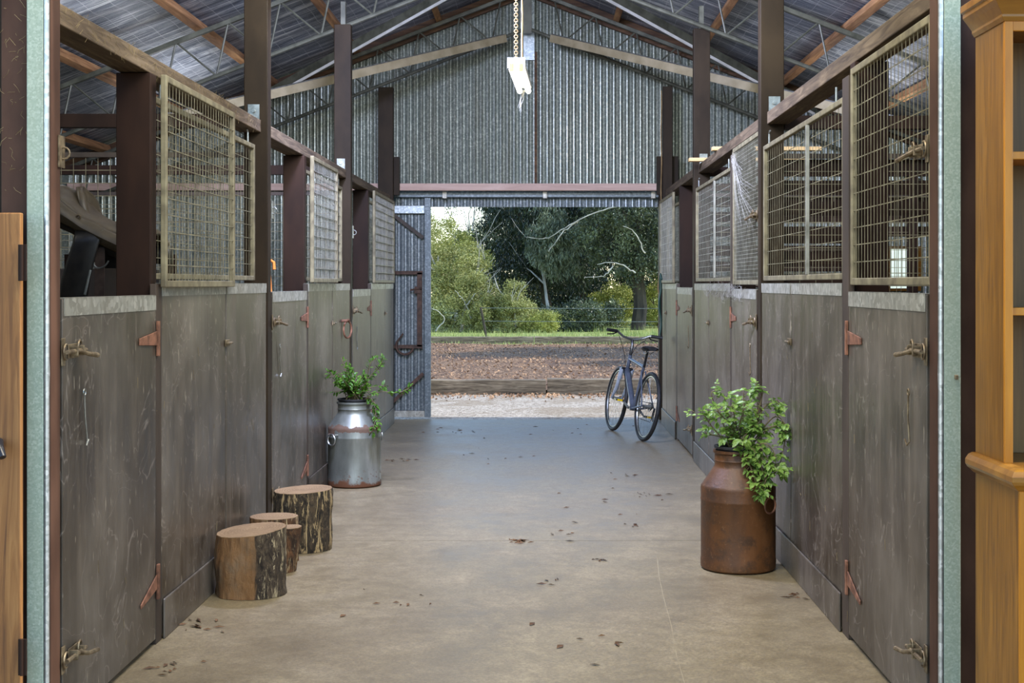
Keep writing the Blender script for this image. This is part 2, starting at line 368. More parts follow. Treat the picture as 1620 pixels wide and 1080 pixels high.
# ------------------------------------------------------------------ floor, ground
f=MB()
f.box(WL-.05,WR+.05,-3,8.397,-.15,0); f.box(WL-.05,WR+.05,8.403,BACK+.03,-.15,0)
struct(f.build('floor',M['conc']))
g=MB().box(-60,60,-40,120,-.3,-.155); g.build('ground_soil',M['gravel'])['kind']='structure'
g=MB().box(-30,30,BACK+.035,19.72,-.154,-.02); struct(g.build('ground_gravel',M['gravel']))
g=MB(); n=60; rows=[]
for j in range(40):
    y=19.97+j*(35.2-19.97)/39; rows.append([(-28+56*i/n, y, .03+.06*noise.noise(Vector((i*.9,j*.7,0)))) for i in range(n+1)])
g.grid(rows); struct(g.build('ground_mulch',M['mulch'],smooth=True))
g=MB(); rows=[]
for j in range(40):
    y=35.0+j*1.6; rows.append([(-50+100*i/n, y, (.02 if j<2 else .05)+.05*noise.noise(Vector((i*.5,j*.6,3)))+max(0,j-8)*.02) for i in range(n+1)])
g.grid(rows); struct(g.build('ground_lawn',M['lawn'],smooth=True))

# ------------------------------------------------------------------ corrugated sheets
def corr_wall(mb,u0,u1,zf0,zf1,fixed,axis='x',amp=.0105,pitch=.076,seg=8,flip=1):
    """sheet running along u with z between zf0(u) and zf1(u)"""
    n=int((u1-u0)/pitch*seg); lo=[];hi=[]
    for i in range(n+1):
        u=u0+(u1-u0)*i/n; w=fixed+amp*math.sin(2*PI*u/pitch)
        a=(u,w) if axis=='x' else (w,u)
        lo.append((a[0],a[1],zf0(u))); hi.append((a[0],a[1],zf1(u)))
    mb.grid([lo,hi])
w=MB(); top=lambda u: roofz(u,4.93)
corr_wall(w,WL,XL-.04,lambda u:0,top,BACK)
corr_wall(w,XL-.04,XR+.02,lambda u:2.62,top,BACK)
# right part leaves a small window hole
corr_wall(w,XR+.02,3.95,lambda u:0,top,BACK); corr_wall(w,3.95,4.30,lambda u:0,lambda u:1.5,BACK)
corr_wall(w,3.95,4.30,lambda u:1.95,top,BACK); corr_wall(w,4.30,WR,lambda u:0,top,BACK)
struct(w.build('wall_back',M['corr'],smooth=False,recalc=False))
wr=thing('window_1',(4.125,BACK,1.5),'small pale window in the back wall seen through the mesh','window'); wr['kind']='structure'
MB().box(3.93,3.97,BACK-.04,BACK+.02,1.47,1.98).box(4.28,4.32,BACK-.04,BACK+.02,1.47,1.98).box(3.97,4.28,BACK-.04,BACK+.02,1.47,1.5).box(3.97,4.28,BACK-.04,BACK+.02,1.95,1.98).build('window_frame',M['pine'],wr)
MB().box(3.97,4.28,BACK-.01,BACK-.005,1.5,1.95).build('window_pane',M['glass'],wr)
for nm,x in (('wall_left',WL),('wall_right',WR)):
    w=MB(); corr_wall(w,4.75,BACK,lambda u:0,lambda u:roofz(WL,4.9),x,'y'); struct(w.build(nm,M['corr'],recalc=False))
# stall fronts facing the camera beside the near posts
struct(MB().box(WL,-1.835,4.74,4.78,0,2.9).build('wall_front_left',M['brown']))
struct(MB().box(1.51,WR,4.74,4.78,0,2.9).build('wall_front_right',M['brown']))
# roof
rf=MB(); rows=[]
xs=[WL-.2+(XC-WL+.2)*i/40 for i in range(41)]+[XC+(WR+.2-XC)*i/40 for i in range(1,41)]
ny=90
for j in range(ny+1):
    y=4.6+(BACK+.25-4.6)*j/ny
    rows.append([(x,y,roofz(x,5.0)-.012+.012*math.sin(y*9+math.sin(x*3))*abs(math.sin(PI*(x-XC)/.93))) for x in xs])
rf.grid(rows); ro=rf.build('ceiling',M['foil'],smooth=True,recalc=False); struct(ro)
rt=MB(); rt.grid([[(x,4.6,roofz(x,5.06)) for x in (WL-.25,XC,WR+.25)],[(x,BACK+.3,roofz(x,5.06)) for x in (WL-.25,XC,WR+.25)]]); struct(rt.build('roof_sheet',M['corr']))

# ------------------------------------------------------------------ roof structure
for k,(off) in enumerate([.16,1.0,1.92,2.85,3.80,4.75]):
    for s in (-1,1):
        x=XC+s*off; z=roofz(x,4.955)
        nm=['next to the ridge','second from the ridge','third from the ridge','fourth from the ridge','fifth from the ridge','lowest, by the eave'][k]
        o=MB().bar((x,4.62,z-.045),(x,BACK-.16,z-.045),.07,.085,(s*.388,0,1)).build('roof_purlin',M['purlin'],bevel=.004)
        tag(o,'orange brown timber purlin under the foil, %s, %s slope'%(nm,'left' if s<0 else 'right'),'roof beam','roof purlins')
for s in (-1,1):
    e=WL if s<0 else WR
    o=MB().bar((XC+s*.05,BACK-.08,roofz(XC+s*.05,4.90)),(e,BACK-.08,roofz(e,4.90)),.06,.15,(0,0,1)).build('gable_rafter',M['rafter'],bevel=.004)
    tag(o,'dark brown timber rafter along the top of the gable wall, %s slope'%('left' if s<0 else 'right'),'roof beam','gable rafters')
def truss(d,lab):
    t=thing('roof_truss',(XC,d,3.0),lab,'roof truss','open web roof trusses')
    tz=lambda x:roofz(x,4.83); bz=lambda x:roofz(x,4.40)
    for s in (-1,1):
        e=(WL+.05) if s<0 else (WR-.05)
        MB().bar((XC,d,tz(XC)),(e,d,tz(e)),.05,.04).build('top_chord',M['truss'],t,bevel=.004)
        MB().tube([(XC+s*.02,d,bz(XC+s*.02)),(e,d,bz(e))],.019,8).build('bottom_chord',M['truss'],t,smooth=True)
        w=MB(); x=XC+s*.30; prev=None; p=.455
        pts=[]; i=0
        while abs(x-XC)<4.9:
            L=(x+s*.10); 
            w.tube([(x,d,tz(x)),(L,d,bz(L))],.0095,6)
            nx=x+s*p
            if abs(nx-XC)<5.1: w.tube([(L,d,bz(L)),(nx,d,tz(nx))],.0095,6)
            x=nx
        w.build('web_rods',M['truss'],t,smooth=True)
    MB().box(XC-.045,XC+.045,d-.03,d+.03,4.34,4.83).build('ridge_plate',M['truss'],t)
truss(15.50,'open web steel truss closest to the corrugated gable wall')
truss(12.12,'open web steel truss over the middle posts with tall webs')
truss(8.48,'open web steel truss over the nearer pair of tall posts')
def brace(p0,p1,w,h,lab,edge):
    t=thing('roof_brace',p0,lab,'roof brace','diagonal roof braces')
    p0,p1=Vector(p0),Vector(p1)
    MB().bar(p0,p1,w,h).build('web',M['cpurlin'] if not edge else M['truss'],t,bevel=.003)
    if edge:
        d=Vector((0,-w/2-.002,-h/2)); MB().bar(p0+d,p1+d,.012,.028).build('flange',M['braceedge'],t)
    else:
        d=Vector((0,-w/2-.002,h/2)); MB().bar(p0+d,p1+d,.012,.012).build('flange',M['steel'],t)
brace((-.41,15.35,4.26),(-3.40,12.2,2.97),.05,.085,'long cream steel brace sloping down left from near the hanging lamp','' )
brace((.10,15.35,4.26),(3.10,12.2,2.97),.05,.085,'long cream steel brace sloping down right from near the hanging lamp','')
brace((-3.33,15.35,3.47),(-.30,13.45,4.70),.05,.10,'dark diagonal brace with bright lower edge under the left roof slope',1)
brace((3.00,15.35,3.47),(-.02,13.45,4.70),.05,.10,'dark diagonal brace with bright lower edge under the right roof slope',1)
# girt over the door, track, header
struct(MB().box(-1.69,1.36,BACK-.13,BACK-.03,2.61,2.69).build('trim_1',M['girt'],bevel=.004))
struct(MB().box(WL+.02,-1.82,BACK-.13,BACK-.03,2.61,2.69).build('trim_2',M['girt'],bevel=.004))
struct(MB().box(1.50,WR-.02,BACK-.13,BACK-.03,2.61,2.69).build('trim_3',M['rafter'],bevel=.004))
struct(MB().box(-.215,-.09,BACK-.06,BACK-.015,4.1,4.85).build('trim_4',M['corrdoor']))
struct(MB().box(-.09,-.06,BACK-.03,BACK-.012,2.7,4.2).build('trim_5',M['rafter']))
tr=thing('door_track',(0,BACK+.08,2.55),'grey sliding door track with small brackets above the doorway','door track')
MB().box(-3.2,1.45,BACK+.06,BACK+.10,2.545,2.60).build('rail',M['shadegalv'],tr,bevel=.003)
for x in (-1.12,.03,1.27): MB().box(x-.025,x+.025,BACK+.02,BACK+.058,2.53,2.61).build('bracket',M['cap'],tr,bevel=.003)
w=MB(); corr_wall(w,-3.2,1.75,lambda u:2.44,lambda u:2.75,BACK+.2); hd=w.build('door_header',M['corrdoor'],recalc=False); struct(hd)
struct(MB().box(XR+.0,XR+.10,BACK-.03,BACK+.12,0,2.6).build('trim_6',M['brown']))

# sliding door
sd=thing('sliding_door',(-2.2,BACK+.14,0),'corrugated steel sliding door with rusty braces, slid open to the left','door')
w=MB(); corr_wall(w,-3.1,-1.30,lambda u:.03,lambda u:2.54,BACK+.17,pitch=.076); w.build('sheet',M['corrdoor'],sd,recalc=False)
y0,y1=BACK+.09,BACK+.15
MB().box(-1.355,-1.285,y0,y1,.02,2.54).build('stile',M['shadegalv'],sd,bevel=.003)
MB().box(-3.1,-1.355,y0,y1,.02,.09).build('rail',M['cap'],sd,bevel=.003)
MB().box(-3.1,-1.355,y0,y1,2.36,2.45).build('rail',M['corrdoor'],sd,bevel=.003)
for (a,b,h) in ((-3.1,-1.38,1.68),(-3.1,-1.38,.83)): MB().box(a,b,y0,y0+.03,h-.02,h+.02).build('brace',M['rustdark'],sd)
MB().box(-1.44,-1.385,y0,y0+.03,.83,1.68).build('brace',M['rustdark'],sd)
MB().bar((-1.76,y0+.01,2.38),(-1.37,y0+.01,2.08),.03,.04).build('brace',M['jamb'],sd)
MB().bar((-1.80,y0+.01,.12),(-1.37,y0+.01,.52),.03,.04).build('brace',M['rustdark'],sd)
MB().ring((-1.58,y0-.005,.84),.10,.014,(1,0,0),(0,0,1),16,6,PI*.8,PI*1.9).tube([(-1.66,y0,.90),(-1.60,y0,.98)],.01).build('handle',M['rustdark'],sd,smooth=True)
MB().box(-1.47,-1.40,y0-.02,y0,1.44,1.52).tube([(-1.52,y0-.02,1.48),(-1.38,y0-.02,1.50)],.012).build('latch',M['rustdark'],sd)

# ------------------------------------------------------------------ posts, rails
ordn=['nearest','second','third','fourth']
for s,DD in ((-1,DL),(1,DR)):
    X=side(s); sn='left' if s<0 else 'right'
    for k,d in enumerate(DD):
        if k==0: continue
        x1=X+s*.145; zt=3.80
        o=thing('support_post',((X+x1)/2,d+.05,0),'tall dark brown post on the %s of the aisle, %s'%(sn,[None,'the nearest tall one','ending at the truss','by the doorway'][k]),'post','tall posts along the aisle')
        if k<3: MB().box(X,x1,d,d+.10,0,zt).build('shaft',M['brown'],o,bevel=.005)
        else:
            MB().box(X+s*.01,x1-.03,d+.0,d+.10,0,zt-.05).build('shaft',M['brown'],o,bevel=.005)
            MB().box(X+s*.03-s*.08,X+s*.03,d+.101,d+.16,2.55,2.98).box(X+s*.115,X+s*.19,d+.101,d+.16,2.55,2.98).build('side_plate',M['brown'],o,bevel=.003)
        if k<3:
            zr=2.545 if s<0 else 2.605
            MB().box(X+s*.05,X+s*.12,d-.006,d-.001,zr,zr+.09).tube([(X+s*.085,d-.02,zr+.05),(X+s*.085,d-.006,zr+.05)],.012).build('bracket',M['steel'],o)
        if k==2: MB().box(X+s*.05,X+s*.09,d+.02,d+.08,3.80,4.0-.07*0).build('top_cleat',M['truss'],o)
    # near framing
    o=thing('near_post',(X+s*.08,4.745,0),'dark brown steel post behind the green galvanised channel, %s side'%sn,'post','near brown posts')
    MB().box(X,X+s*.17,4.70,4.79,0,4.25).build('shaft',M['nearbrown'],o,bevel=.004)
    o=thing('steel_channel',(X+s*.035,4.69,0),'green tinged galvanised steel channel on the near %s post'%sn,'steel channel','galvanised channels framing the aisle')
    MB().box(X+s*.017,X+s*.073,4.672,4.697,0,4.25).build('face',M['galvgreen'],o,bevel=.003)
    MB().tube([(X+s*.008,4.680,z+0) for z in (0,1.2,1.25,1.3,4.25)],[.009,.009,.0105,.009,.009],8).build('edge',M['galvedge'],o,smooth=True)
    if s>0: MB().box(X+.05,X+.062,4.66,4.672,1.23,1.245).build('bolt',M['brass'],o,bevel=.002)
    # rails
    zt=2.54 if s<0 else 2.60; xr0=X+s*.04
    seg=[(4.80,DD[1]-.008),(DD[1]+.103,DD[2]-.008),(DD[2]+.103,DD[3]+.0-.008)]
    for k,(a,b) in enumerate(seg):
        o=MB().box(xr0,xr0+s*.13,a,b,zt-.075,zt).build('top_rail',M['brownwood'],bevel=.004)
        tag(o,'rough brown timber rail above the %s stall on the %s side'%(['nearest','middle','farthest'][k],sn),'rail','top rails of the stalls')

JL=[6.0,9.87,13.50]; JR=[6.07,9.86,13.80]
for s,JJ in ((-1,JL),(1,JR)):
    X=side(s); sn='left' if s<0 else 'right'; zt=(2.54 if s<0 else 2.60)-.078
    for k,d in enumerate(JJ):
        o=MB().box(X+s*.03,X+s*.18,d+.0,d+.09,0,zt).build('jamb_post',M['darkrail'],bevel=.004)
        tag(o,'dark red brown hinge post under the rail, %s stall on the %s side'%(['nearest','middle','farthest'][k],sn),'post','hinge posts of the stalls')

# ------------------------------------------------------------------ hardware
def hinge(parent,X,s,yh,z,yl,up):
    """strap hinge: plate at yh, strap pointing to yl"""
    x0=X-s*.001; x1=X-s*.007
    MB().prism([(yh,z-.030),(yh,z+.032),(yl,z+(.010 if up else -.045)),(yl,z-(.018 if up else .062))],'x',x0,x1).box(x0,X-s*.012,yh,yh+.026,z-.075,z+.075).build('hinge',M['rust'],parent,bevel=.002)
def latch(parent,X,s,y,z,dr,mat='brass',name='latch'):
    """slide bolt on face plane X; rod along y"""
    br=MB().box(X-s*.001,X-s*.005,y+dr*.025,y+dr*.135,z-.026,z+.024).box(X-s*.001,X-s*.006,y-dr*.045,y-dr*.01,z-.048,z+.048)
    br.box(X-s*.004,X-s*.034,y+dr*.035,y+dr*.043,z-.018,z+.018).box(X-s*.004,X-s*.034,y+dr*.10,y+dr*.108,z-.018,z+.018)
    o=br.build(name,M[mat],parent,bevel=.002)
    MB().tube([(X-s*.024,y-dr*.05,z),(X-s*.024,y+dr*.15,z)],.0075,8).tube([(X-s*.024,y+dr*.075,z),(X-s*.045,y+dr*.12,z-.014),(X-s*.05,y+dr*.20,z-.022)],[.007,.008,.009],8).build('bolt',M[mat],o,smooth=True)
    MB().ring((X-s*.014,y-dr*.026,z),.026,.004,(0,1,0),(0,0,1),14,6,PI*.4,PI*1.6).build('staple',M[mat],o,smooth=True)
    MB().ring((X-s*.018,y+dr*.10,z+.018),.017,.004,(0,1,.2),(0,0,1),14,6).build('loop',M[mat],o,smooth=True)

def stall_door(k,s,a,b):
    X=side(s); sn='left' if s<0 else 'right'; zt=1.50 if s<0 else 1.515
    lab=['nearest','middle','farthest'][k]
    extra={(0,-1):'below the saddle',(1,-1):'between the stumps and the galvanised can',(2,-1):'behind the galvanised can',(0,1):'with a large pale bolt',(1,1):'behind the rusty can plant',(2,1):'just in front of the bicycle'}[(k,s)]
    t=thing('stall_door',(X+s*.02,(a+b)/2,0),'brown plywood half door of the %s %s stall, %s'%(lab,sn,extra),'stall door','half doors of the stalls')
    MB().box(X+s*.001,X+s*.036,a,b,.025,zt-.001).build('panel',M['ply'],t,bevel=.003)
    # steel cap folded over the top edge
    MB().box(X-s*.002,X+s*.0005,a+.01,b-.004,zt-.062,zt+.001).box(X-s*.002,X+s*.038,a+.01,b-.004,zt,zt+.002).build('cap_strip',M['cap'],t)
    hinge(t,X,s,b-.002,1.315,b-.24 if k else b-.26,True); hinge(t,X,s,b-.002,.27,b-.24,False)
    latch(t,X,s,a+.02,1.315,1); latch(t,X,s,a+.02,.25,1)
    # hook hanging on the face
    y=a+.19; MB().ring((X-s*.012,y,1.16),.012,.003,(0,1,0),(0,0,1),12).tube([(X-s*.012,y,1.15),(X-s*.008,y+.02,1.07),(X-s*.008,y+(.045 if s<0 else 0),.98)],.0035,6).tube([(X-s*.008,y+(.045 if s<0 else 0),.98),(X-s*.01,y+.03,.965),(X-s*.012,y+.05,.985)],.003,6).build('hook',M['brass'] if s>0 else M['steel'],t,smooth=True)
    # frame strip on the latch side
    return t
doorsL=[(4.815,5.975),(8.55,9.80),(12.18,13.43)]; doorsR=[(4.83,6.055),(8.66,9.80),(12.40,13.75)]
for k,(a,b) in enumerate(doorsL): stall_door(k,-1,a,b)
for k,(a,b) in enumerate(doorsR): stall_door(k,1,a,b)

def stall_panel(k,s,a,seam,b):
    X=side(s); sn='left' if s<0 else 'right'; zt=1.552; lab=['nearest','middle','farthest'][k]
    t=thing('stall_panel',(X+s*.02,(a+b)/2,0),'fixed plywood wall of the %s %s stall with a kickboard'%(lab,sn),'stall wall','fixed plywood stall walls')
    for (p,q) in ((a,seam-.012),(seam+.012,b)):
        MB().box(X+s*.001,X+s*.028,p,q,.02,zt-.001).build('sheet',M['ply'],t,bevel=.004)
        MB().box(X-s*.002,X+s*.0005,p,q,zt-.055,zt+.001).box(X-s*.002,X+s*.032,p,q,zt,zt+.002).build('cap_strip',M['cap'],t)
    MB().box(X+s*.008,X+s*.03,seam-.012,seam+.012,.02,zt-.01).build('joiner',M['darkrail'],t)
    MB().box(X-s*.012,X-s*.001,a+.004,b,.0,.175).build('kickboard',M['ply'],t,bevel=.006)
    z=1.24; MB().box(X-s*.012,X-s*.001,seam-.035,seam+.04,z-.018,z+.018).tube([(X-s*.02,seam-.05,z),(X-s*.02,seam+.05,z)],.008,6).build('catch',M['brass'],t,bevel=.002)
pL=[(6.07,7.30,8.36),(9.86,11.0,11.99),(13.50,14.67,15.50)]; pR=[(6.19,7.46,8.45),(9.88,11.15,12.18),(13.86,14.95,15.44)]
for k,p in enumerate(pL): stall_panel(k,-1,*p)
for k,p in enumerate(pR): stall_panel(k,1,*p)
# dark trim strips beside each door so gaps read as frames
for s,dd,pp,DD in ((-1,doorsL,pL,DL),(1,doorsR,pR,DR)):
    X=side(s); sn='left' if s<0 else 'right'
    for k in range(3):
        b=dd[k][1]; e=pp[k][0]
        zt=2.46 if s>0 and k<2 else 1.55
        o=MB().box(X+s*.001,X+s*.028,b+.004,e-.004,0,zt).build('frame_strip',M['jamb'],bevel=.002)
        tag(o,'narrow brown upright strip by the hinges of the %s %s stall door'%(['nearest','middle','farthest'][k],sn),'frame strip','upright door frame strips')
        if k>0:
            a=DD[k]+.103; e=dd[k][0]
            o=MB().box(X+s*.004,X+s*.03,a,e-.004,0,1.5).build('frame_strip',M['darkrail'],bevel=.002)
            tag(o,'narrow dark upright strip on the bolt side of the %s %s stall door'%(['nearest','middle','farthest'][k],sn),'frame strip','upright door frame strips')

# ------------------------------------------------------------------ mesh gates and screens
def weld(mb,axis,fixed,u0,u1,z0,z1,pu,pz,r):
    n=max(1,round((u1-u0)/pu)); 
    for i in range(1,n):
        u=u0+(u1-u0)*i/n
        a=(fixed,u) if axis=='y' else (u,fixed); mb.bar((a[0],a[1],z0),(a[0],a[1],z1),r*1.3,r*1.3,(1,0,0))
    m=max(1,round((z1-z0)/pz))
    for i in range(1,m):
        z=z0+(z1-z0)*i/m; p=(fixed,u0,z) if axis=='y' else (u0,fixed,z); q=(fixed,u1,z) if axis=='y' else (u1,fixed,z)
        o=Vector((r*1.6,0,0)) if axis=='y' else Vector((0,r*1.6,0)); mb.bar(Vector(p)+o,Vector(q)+o,r*2,r*2)
def frame_rect(mb,X,w,a,b,z0,z1,t):
    mb.box(X-w/2,X+w/2,a,a+t,z0,z1).box(X-w/2,X+w/2,b-t,b,z0,z1).box(X-w/2,X+w/2,a+t,b-t,z0,z0+t).box(X-w/2,X+w/2,a+t,b-t,z1-t,z1)
def mesh_gate(k,s,a,b,z0,z1,X,lab,pu=.05,pz=.075,latchy=None,frame='meshpaint',wire='wire',fine=False):
    t=thing('mesh_gate',(X,(a+b)/2,z0),lab,'mesh gate','upper mesh gates')
    m=MB(); frame_rect(m,X,.026,a,b,z0,z1,.03); m.build('frame',M[frame],t,bevel=.004)
    m=MB(); weld(m,'y',X-s*.006,a+.025,b-.025,z0+.025,z1-.025,pu*1.1,pz,.0019 if not fine else .0011); m.build('wire_mesh',M[wire],t,recalc=False)
    if latchy is not None: latch(t,X-s*.013,s,latchy,2.02 if k==0 else 1.98,1)
def mesh_screen(k,s,a,b,z0,z1,X,lab,mid=None,pu=.05,pz=.075,wire='wire'):
    t=thing('mesh_screen',(X,(a+b)/2,z0),lab,'mesh screen','fixed mesh screens above the stall walls')
    m=MB(); frame_rect(m,X,.026,a,b,z0,z1,.028); m.build('frame',M['meshpaint'],t,bevel=.004)
    if mid: MB().box(X-s*.018,X-s*.002,mid-.012,mid+.012,z0+.03,z1-.03).build('mullion',M['wiregrey'],t)
    m=MB(); weld(m,'y',X+s*.004,a+.02,b-.02,z0+.02,z1-.02,pu*1.5,pz,.0015); m.build('wire_mesh',M[wire],t,recalc=False)
    y=b-.15; MB().tube([(X,y,z1-.0),(X,y,z1+.06),(X+s*.0,y-.03,z1+.075)],.006,6).build('hanger',M['steel'],t)
    MB().tube([(X,a+.2,z1),(X,a+.2,z1+.07)],.006,6).build('hanger',M['steel'],t)
mesh_gate(0,-1,6.01,7.36,1.535,2.455,XL+.022,'cream mesh gate swung open against the nearest left screen',frame='meshpaint')
mesh_gate(1,-1,9.88,11.07,1.56,2.46,XL+.022,'mesh gate swung open behind the middle left dark hinge post',wire='wiregrey')
mesh_gate(2,-1,13.52,15.30,1.56,2.46,XL+.022,'farthest mesh gate on the left beside the sliding door',wire='wiregrey')
mesh_gate(0,1,4.80,6.055,1.545,2.485,XR+.02,'closed mesh gate above the nearest right half door, largest in view',latchy=4.86)
mesh_gate(1,1,8.61,9.80,1.545,2.50,XR+.02,'cobwebbed fine mesh gate closed above the middle right half door',pu=.025,pz=.025,latchy=8.64,wire='wiregrey',fine=True)
mesh_gate(2,1,13.88,15.42,1.56,2.47,XR-.022,'farthest mesh gate on the right, folded back by the doorway',wire='wiregrey')
mesh_screen(0,-1,6.12,8.34,1.57,2.385,XL-.075,'fixed mesh screen partly behind the open gate, nearest left stall')
mesh_screen(1,-1,9.98,11.98,1.57,2.385,XL-.075,'fixed mesh screen partly behind the open gate, middle left stall',wire='wiregrey')
mesh_screen(2,-1,13.62,15.5,1.57,2.385,XL-.075,'fixed mesh screen behind the open gate, farthest left stall',wire='wiregrey')
mesh_screen(0,1,6.20,8.44,1.57,2.385,XR+.02,'fixed mesh screen with a centre bar, nearest right stall',mid=7.05)
mesh_screen(1,1,9.88,12.16,1.57,2.385,XR+.02,'fixed mesh screen with close bars, middle right stall',mid=10.85,pz=.05,wire='wiregrey')
mesh_screen(2,1,13.92,15.44,1.57,2.385,XR+.06,'fixed mesh screen behind the open gate, farthest right stall',wire='wiregrey')
for k,(d,X,s) in enumerate(((4.79,XL,-1),(8.53,XL,-1),(12.17,XL,-1))):
    o=MB().box(X+.001,X+.006,d-.03,d+.03,1.95,2.06).ring((X+.012,d,2.0),.020,.004,(1,0,0),(0,0,1),12).build('gate_keeper',M['brass'] if k==0 else M['steel'],bevel=.001)
    tag(o,'small metal gate keeper on the %s left post, gate open'%['nearest','second','third'][k],'gate keeper','gate keepers on the left posts')

# ------------------------------------------------------------------ partitions between the stalls (run across)
for s,DD in ((-1,DL),(1,DR)):
    X0=side(s)+s*.15; X1=(WL+.03) if s<0 else (WR-.03); sn='left' if s<0 else 'right'
    for k in (1,2):
        d=DD[k]+.05
        t=thing('stall_partition',((X0+X1)/2,d,0),'mesh topped partition between %s stalls on the %s side'%('the near and middle' if k==1 else 'the middle and far',sn),'partition','partitions between the stalls')
        a,b=min(X0,X1),max(X0,X1)
        MB().box(a,b,d-.02,d+.02,.02,1.40).build('lower_panel',M['ply'],t)
        MB().box(a,b,d-.04,d+.04,2.50,2.58).build('top_beam',M['darkrail'],t)
        MB().box(a,b,d-.03,d+.03,1.40,1.46).box(a,b,d-.015,d+.015,2.32,2.35).build('mesh_rail',M['jamb'],t)
        m=MB(); weld(m,'x',d,a,b,1.46,2.32,.075 if s<0 else .1,.075,.0022); m.build('wire_mesh',M['meshpaint'],t,recalc=False)
        MB().box((a+b)/2-.04,(a+b)/2+.04,d-.04,d+.04,1.46,2.50).build('stud',M['darkrail'],t)
        if s>0:
            m=MB()
            for i,z in enumerate((1.52,1.66,1.80,1.97,2.10,2.23)): m.box(a,((2.02 if k==1 else 2.92) if i<3 else b),d+.05,d+.075,z,z+.09)
            m.build('slat_board',M['darkrail'],t)

# ------------------------------------------------------------------ stall contents: saddle on a rack
SX,SY,SZ=-2.08,6.70,1.78
def saddle():
    t=thing('riding_saddle',(SX,SY,1.40),'brown and black leather saddle tilted on a rack inside the nearest left stall','saddle')
    hw=.18; st=[(-2.34,1.975,2.03,1.85),(-2.28,1.96,2.02,1.845),(-2.211,1.905,1.965,1.815),(-2.149,1.858,1.895,1.775),(-2.098,1.838,1.865,1.745),(-2.039,1.808,1.84,1.715),(-1.98,1.778,1.83,1.69),(-1.906,1.76,1.84,1.68),(-1.84,1.74,1.80,1.68)]
    rows=[[(x,SY+hw*q,e+(c-e)*(1-abs(q)**2.2)) for q in [i/9-1 for i in range(19)]] for x,e,c,b in st]
    MB().grid(rows).build('seat',M['leather'],t,smooth=True,solid=.02)
    for sg in (-1,1):
        y=SY+sg*hw
        rows=[[(x,y+sg*(.012+.035*math.sin(PI*u)),e-(e-b)*u) for x,e,c,b in st] for u in (0,.08,.3,.55,.8,.95,1)]
        MB().grid(rows).build('skirt',M['leather'],t,smooth=True,solid=.012)
        rows=[[(x+.01,y+sg*.006,b+.06) for x,e,c,b in st],[(x+.01,y+sg*.012,b-.03) for x,e,c,b in st]]
        MB().grid(rows).build('panel',M['leatherdark'],t,smooth=True,solid=.03)
        fy=y+sg*.01
        rows=[]
        for (xa,xb,z,o) in ((-2.18,-2.05,1.80,.02),(-2.19,-2.065,1.74,.03),(-2.215,-2.085,1.66,.035),(-2.24,-2.105,1.57,.035),(-2.255,-2.12,1.48,.03),(-2.255,-2.13,1.38,.025),(-2.235,-2.15,1.30,.02)):
            rows.append([(xa+(xb-xa)*u,fy+sg*(o+.012*math.sin(PI*u)),z-.02*math.sin(PI*u)*(z<1.35)) for u in (0,.1,.3,.5,.7,.9,1)])
        MB().grid(rows).build('flap',M['leatherdark'],t,smooth=True,solid=.012)
        MB().bar((-2.07,fy+sg*.0,1.72),(-2.075,fy,1.30),.045,.006,(0,1,0)).build('stirrup_leather',M['strap'],t)
        MB().ring((-2.055,fy+sg*.03,1.665),.04,.005,(1,0,.35),(0,0,1),16,6,PI*1.0,PI*1.85).build('dee_ring',M['steel'],t,smooth=True)
        MB().ring((-2.165,y+sg*.03,1.862),.009,.005,(1,0,0),(0,0,1),10).build('rivet',M['brass'],t,smooth=True)
        MB().tube([(-2.10,fy+sg*.045,1.615),(-2.125,fy+sg*.05,1.50)],.006,6).build('girth_buckle',M['steel'],t)
    def shell(xb,zb,hh,wd,lean,nm,mat,th):
        rows=[]
        for i in range(9):
            h=i/8; rows.append([(xb-lean*h+.05*q*q*(1-h*.4)*(1 if nm=='cantle' else -1),SY+wd*q*math.sqrt(max(0,1-(.93*h)**3)),zb+hh*h-(.03)*q*q*(1-h)) for q in [k/8-1 for k in range(17)]])
        MB().grid(rows).build(nm,M[mat],t,smooth=True,solid=th)
    shell(-2.215,1.86,.155,.12,.03,'cantle','leather',.035)
    shell(-1.985,1.80,.095,.13,-.03,'pommel','leatherdark',.04)
    rk=thing('saddle_rack',(SX,SY+.02,0),'timber saddle rack under the brown saddle, mostly hidden by the half door','rack')
    MB().prism([(SY-.11,1.30),(SY+.11,1.30),(SY+.0,1.63)],'x',SX-.26,SX+.20).build('top_beam',M['jamb'],rk,bevel=.01)
    for dx in (-.22,.16):
        for sg in (-1,1): MB().bar((SX+dx,SY+sg*.17,0),(SX+dx,SY+sg*.07,1.31),.045,.045,(1,0,0)).build('leg',M['board'],rk)
saddle()
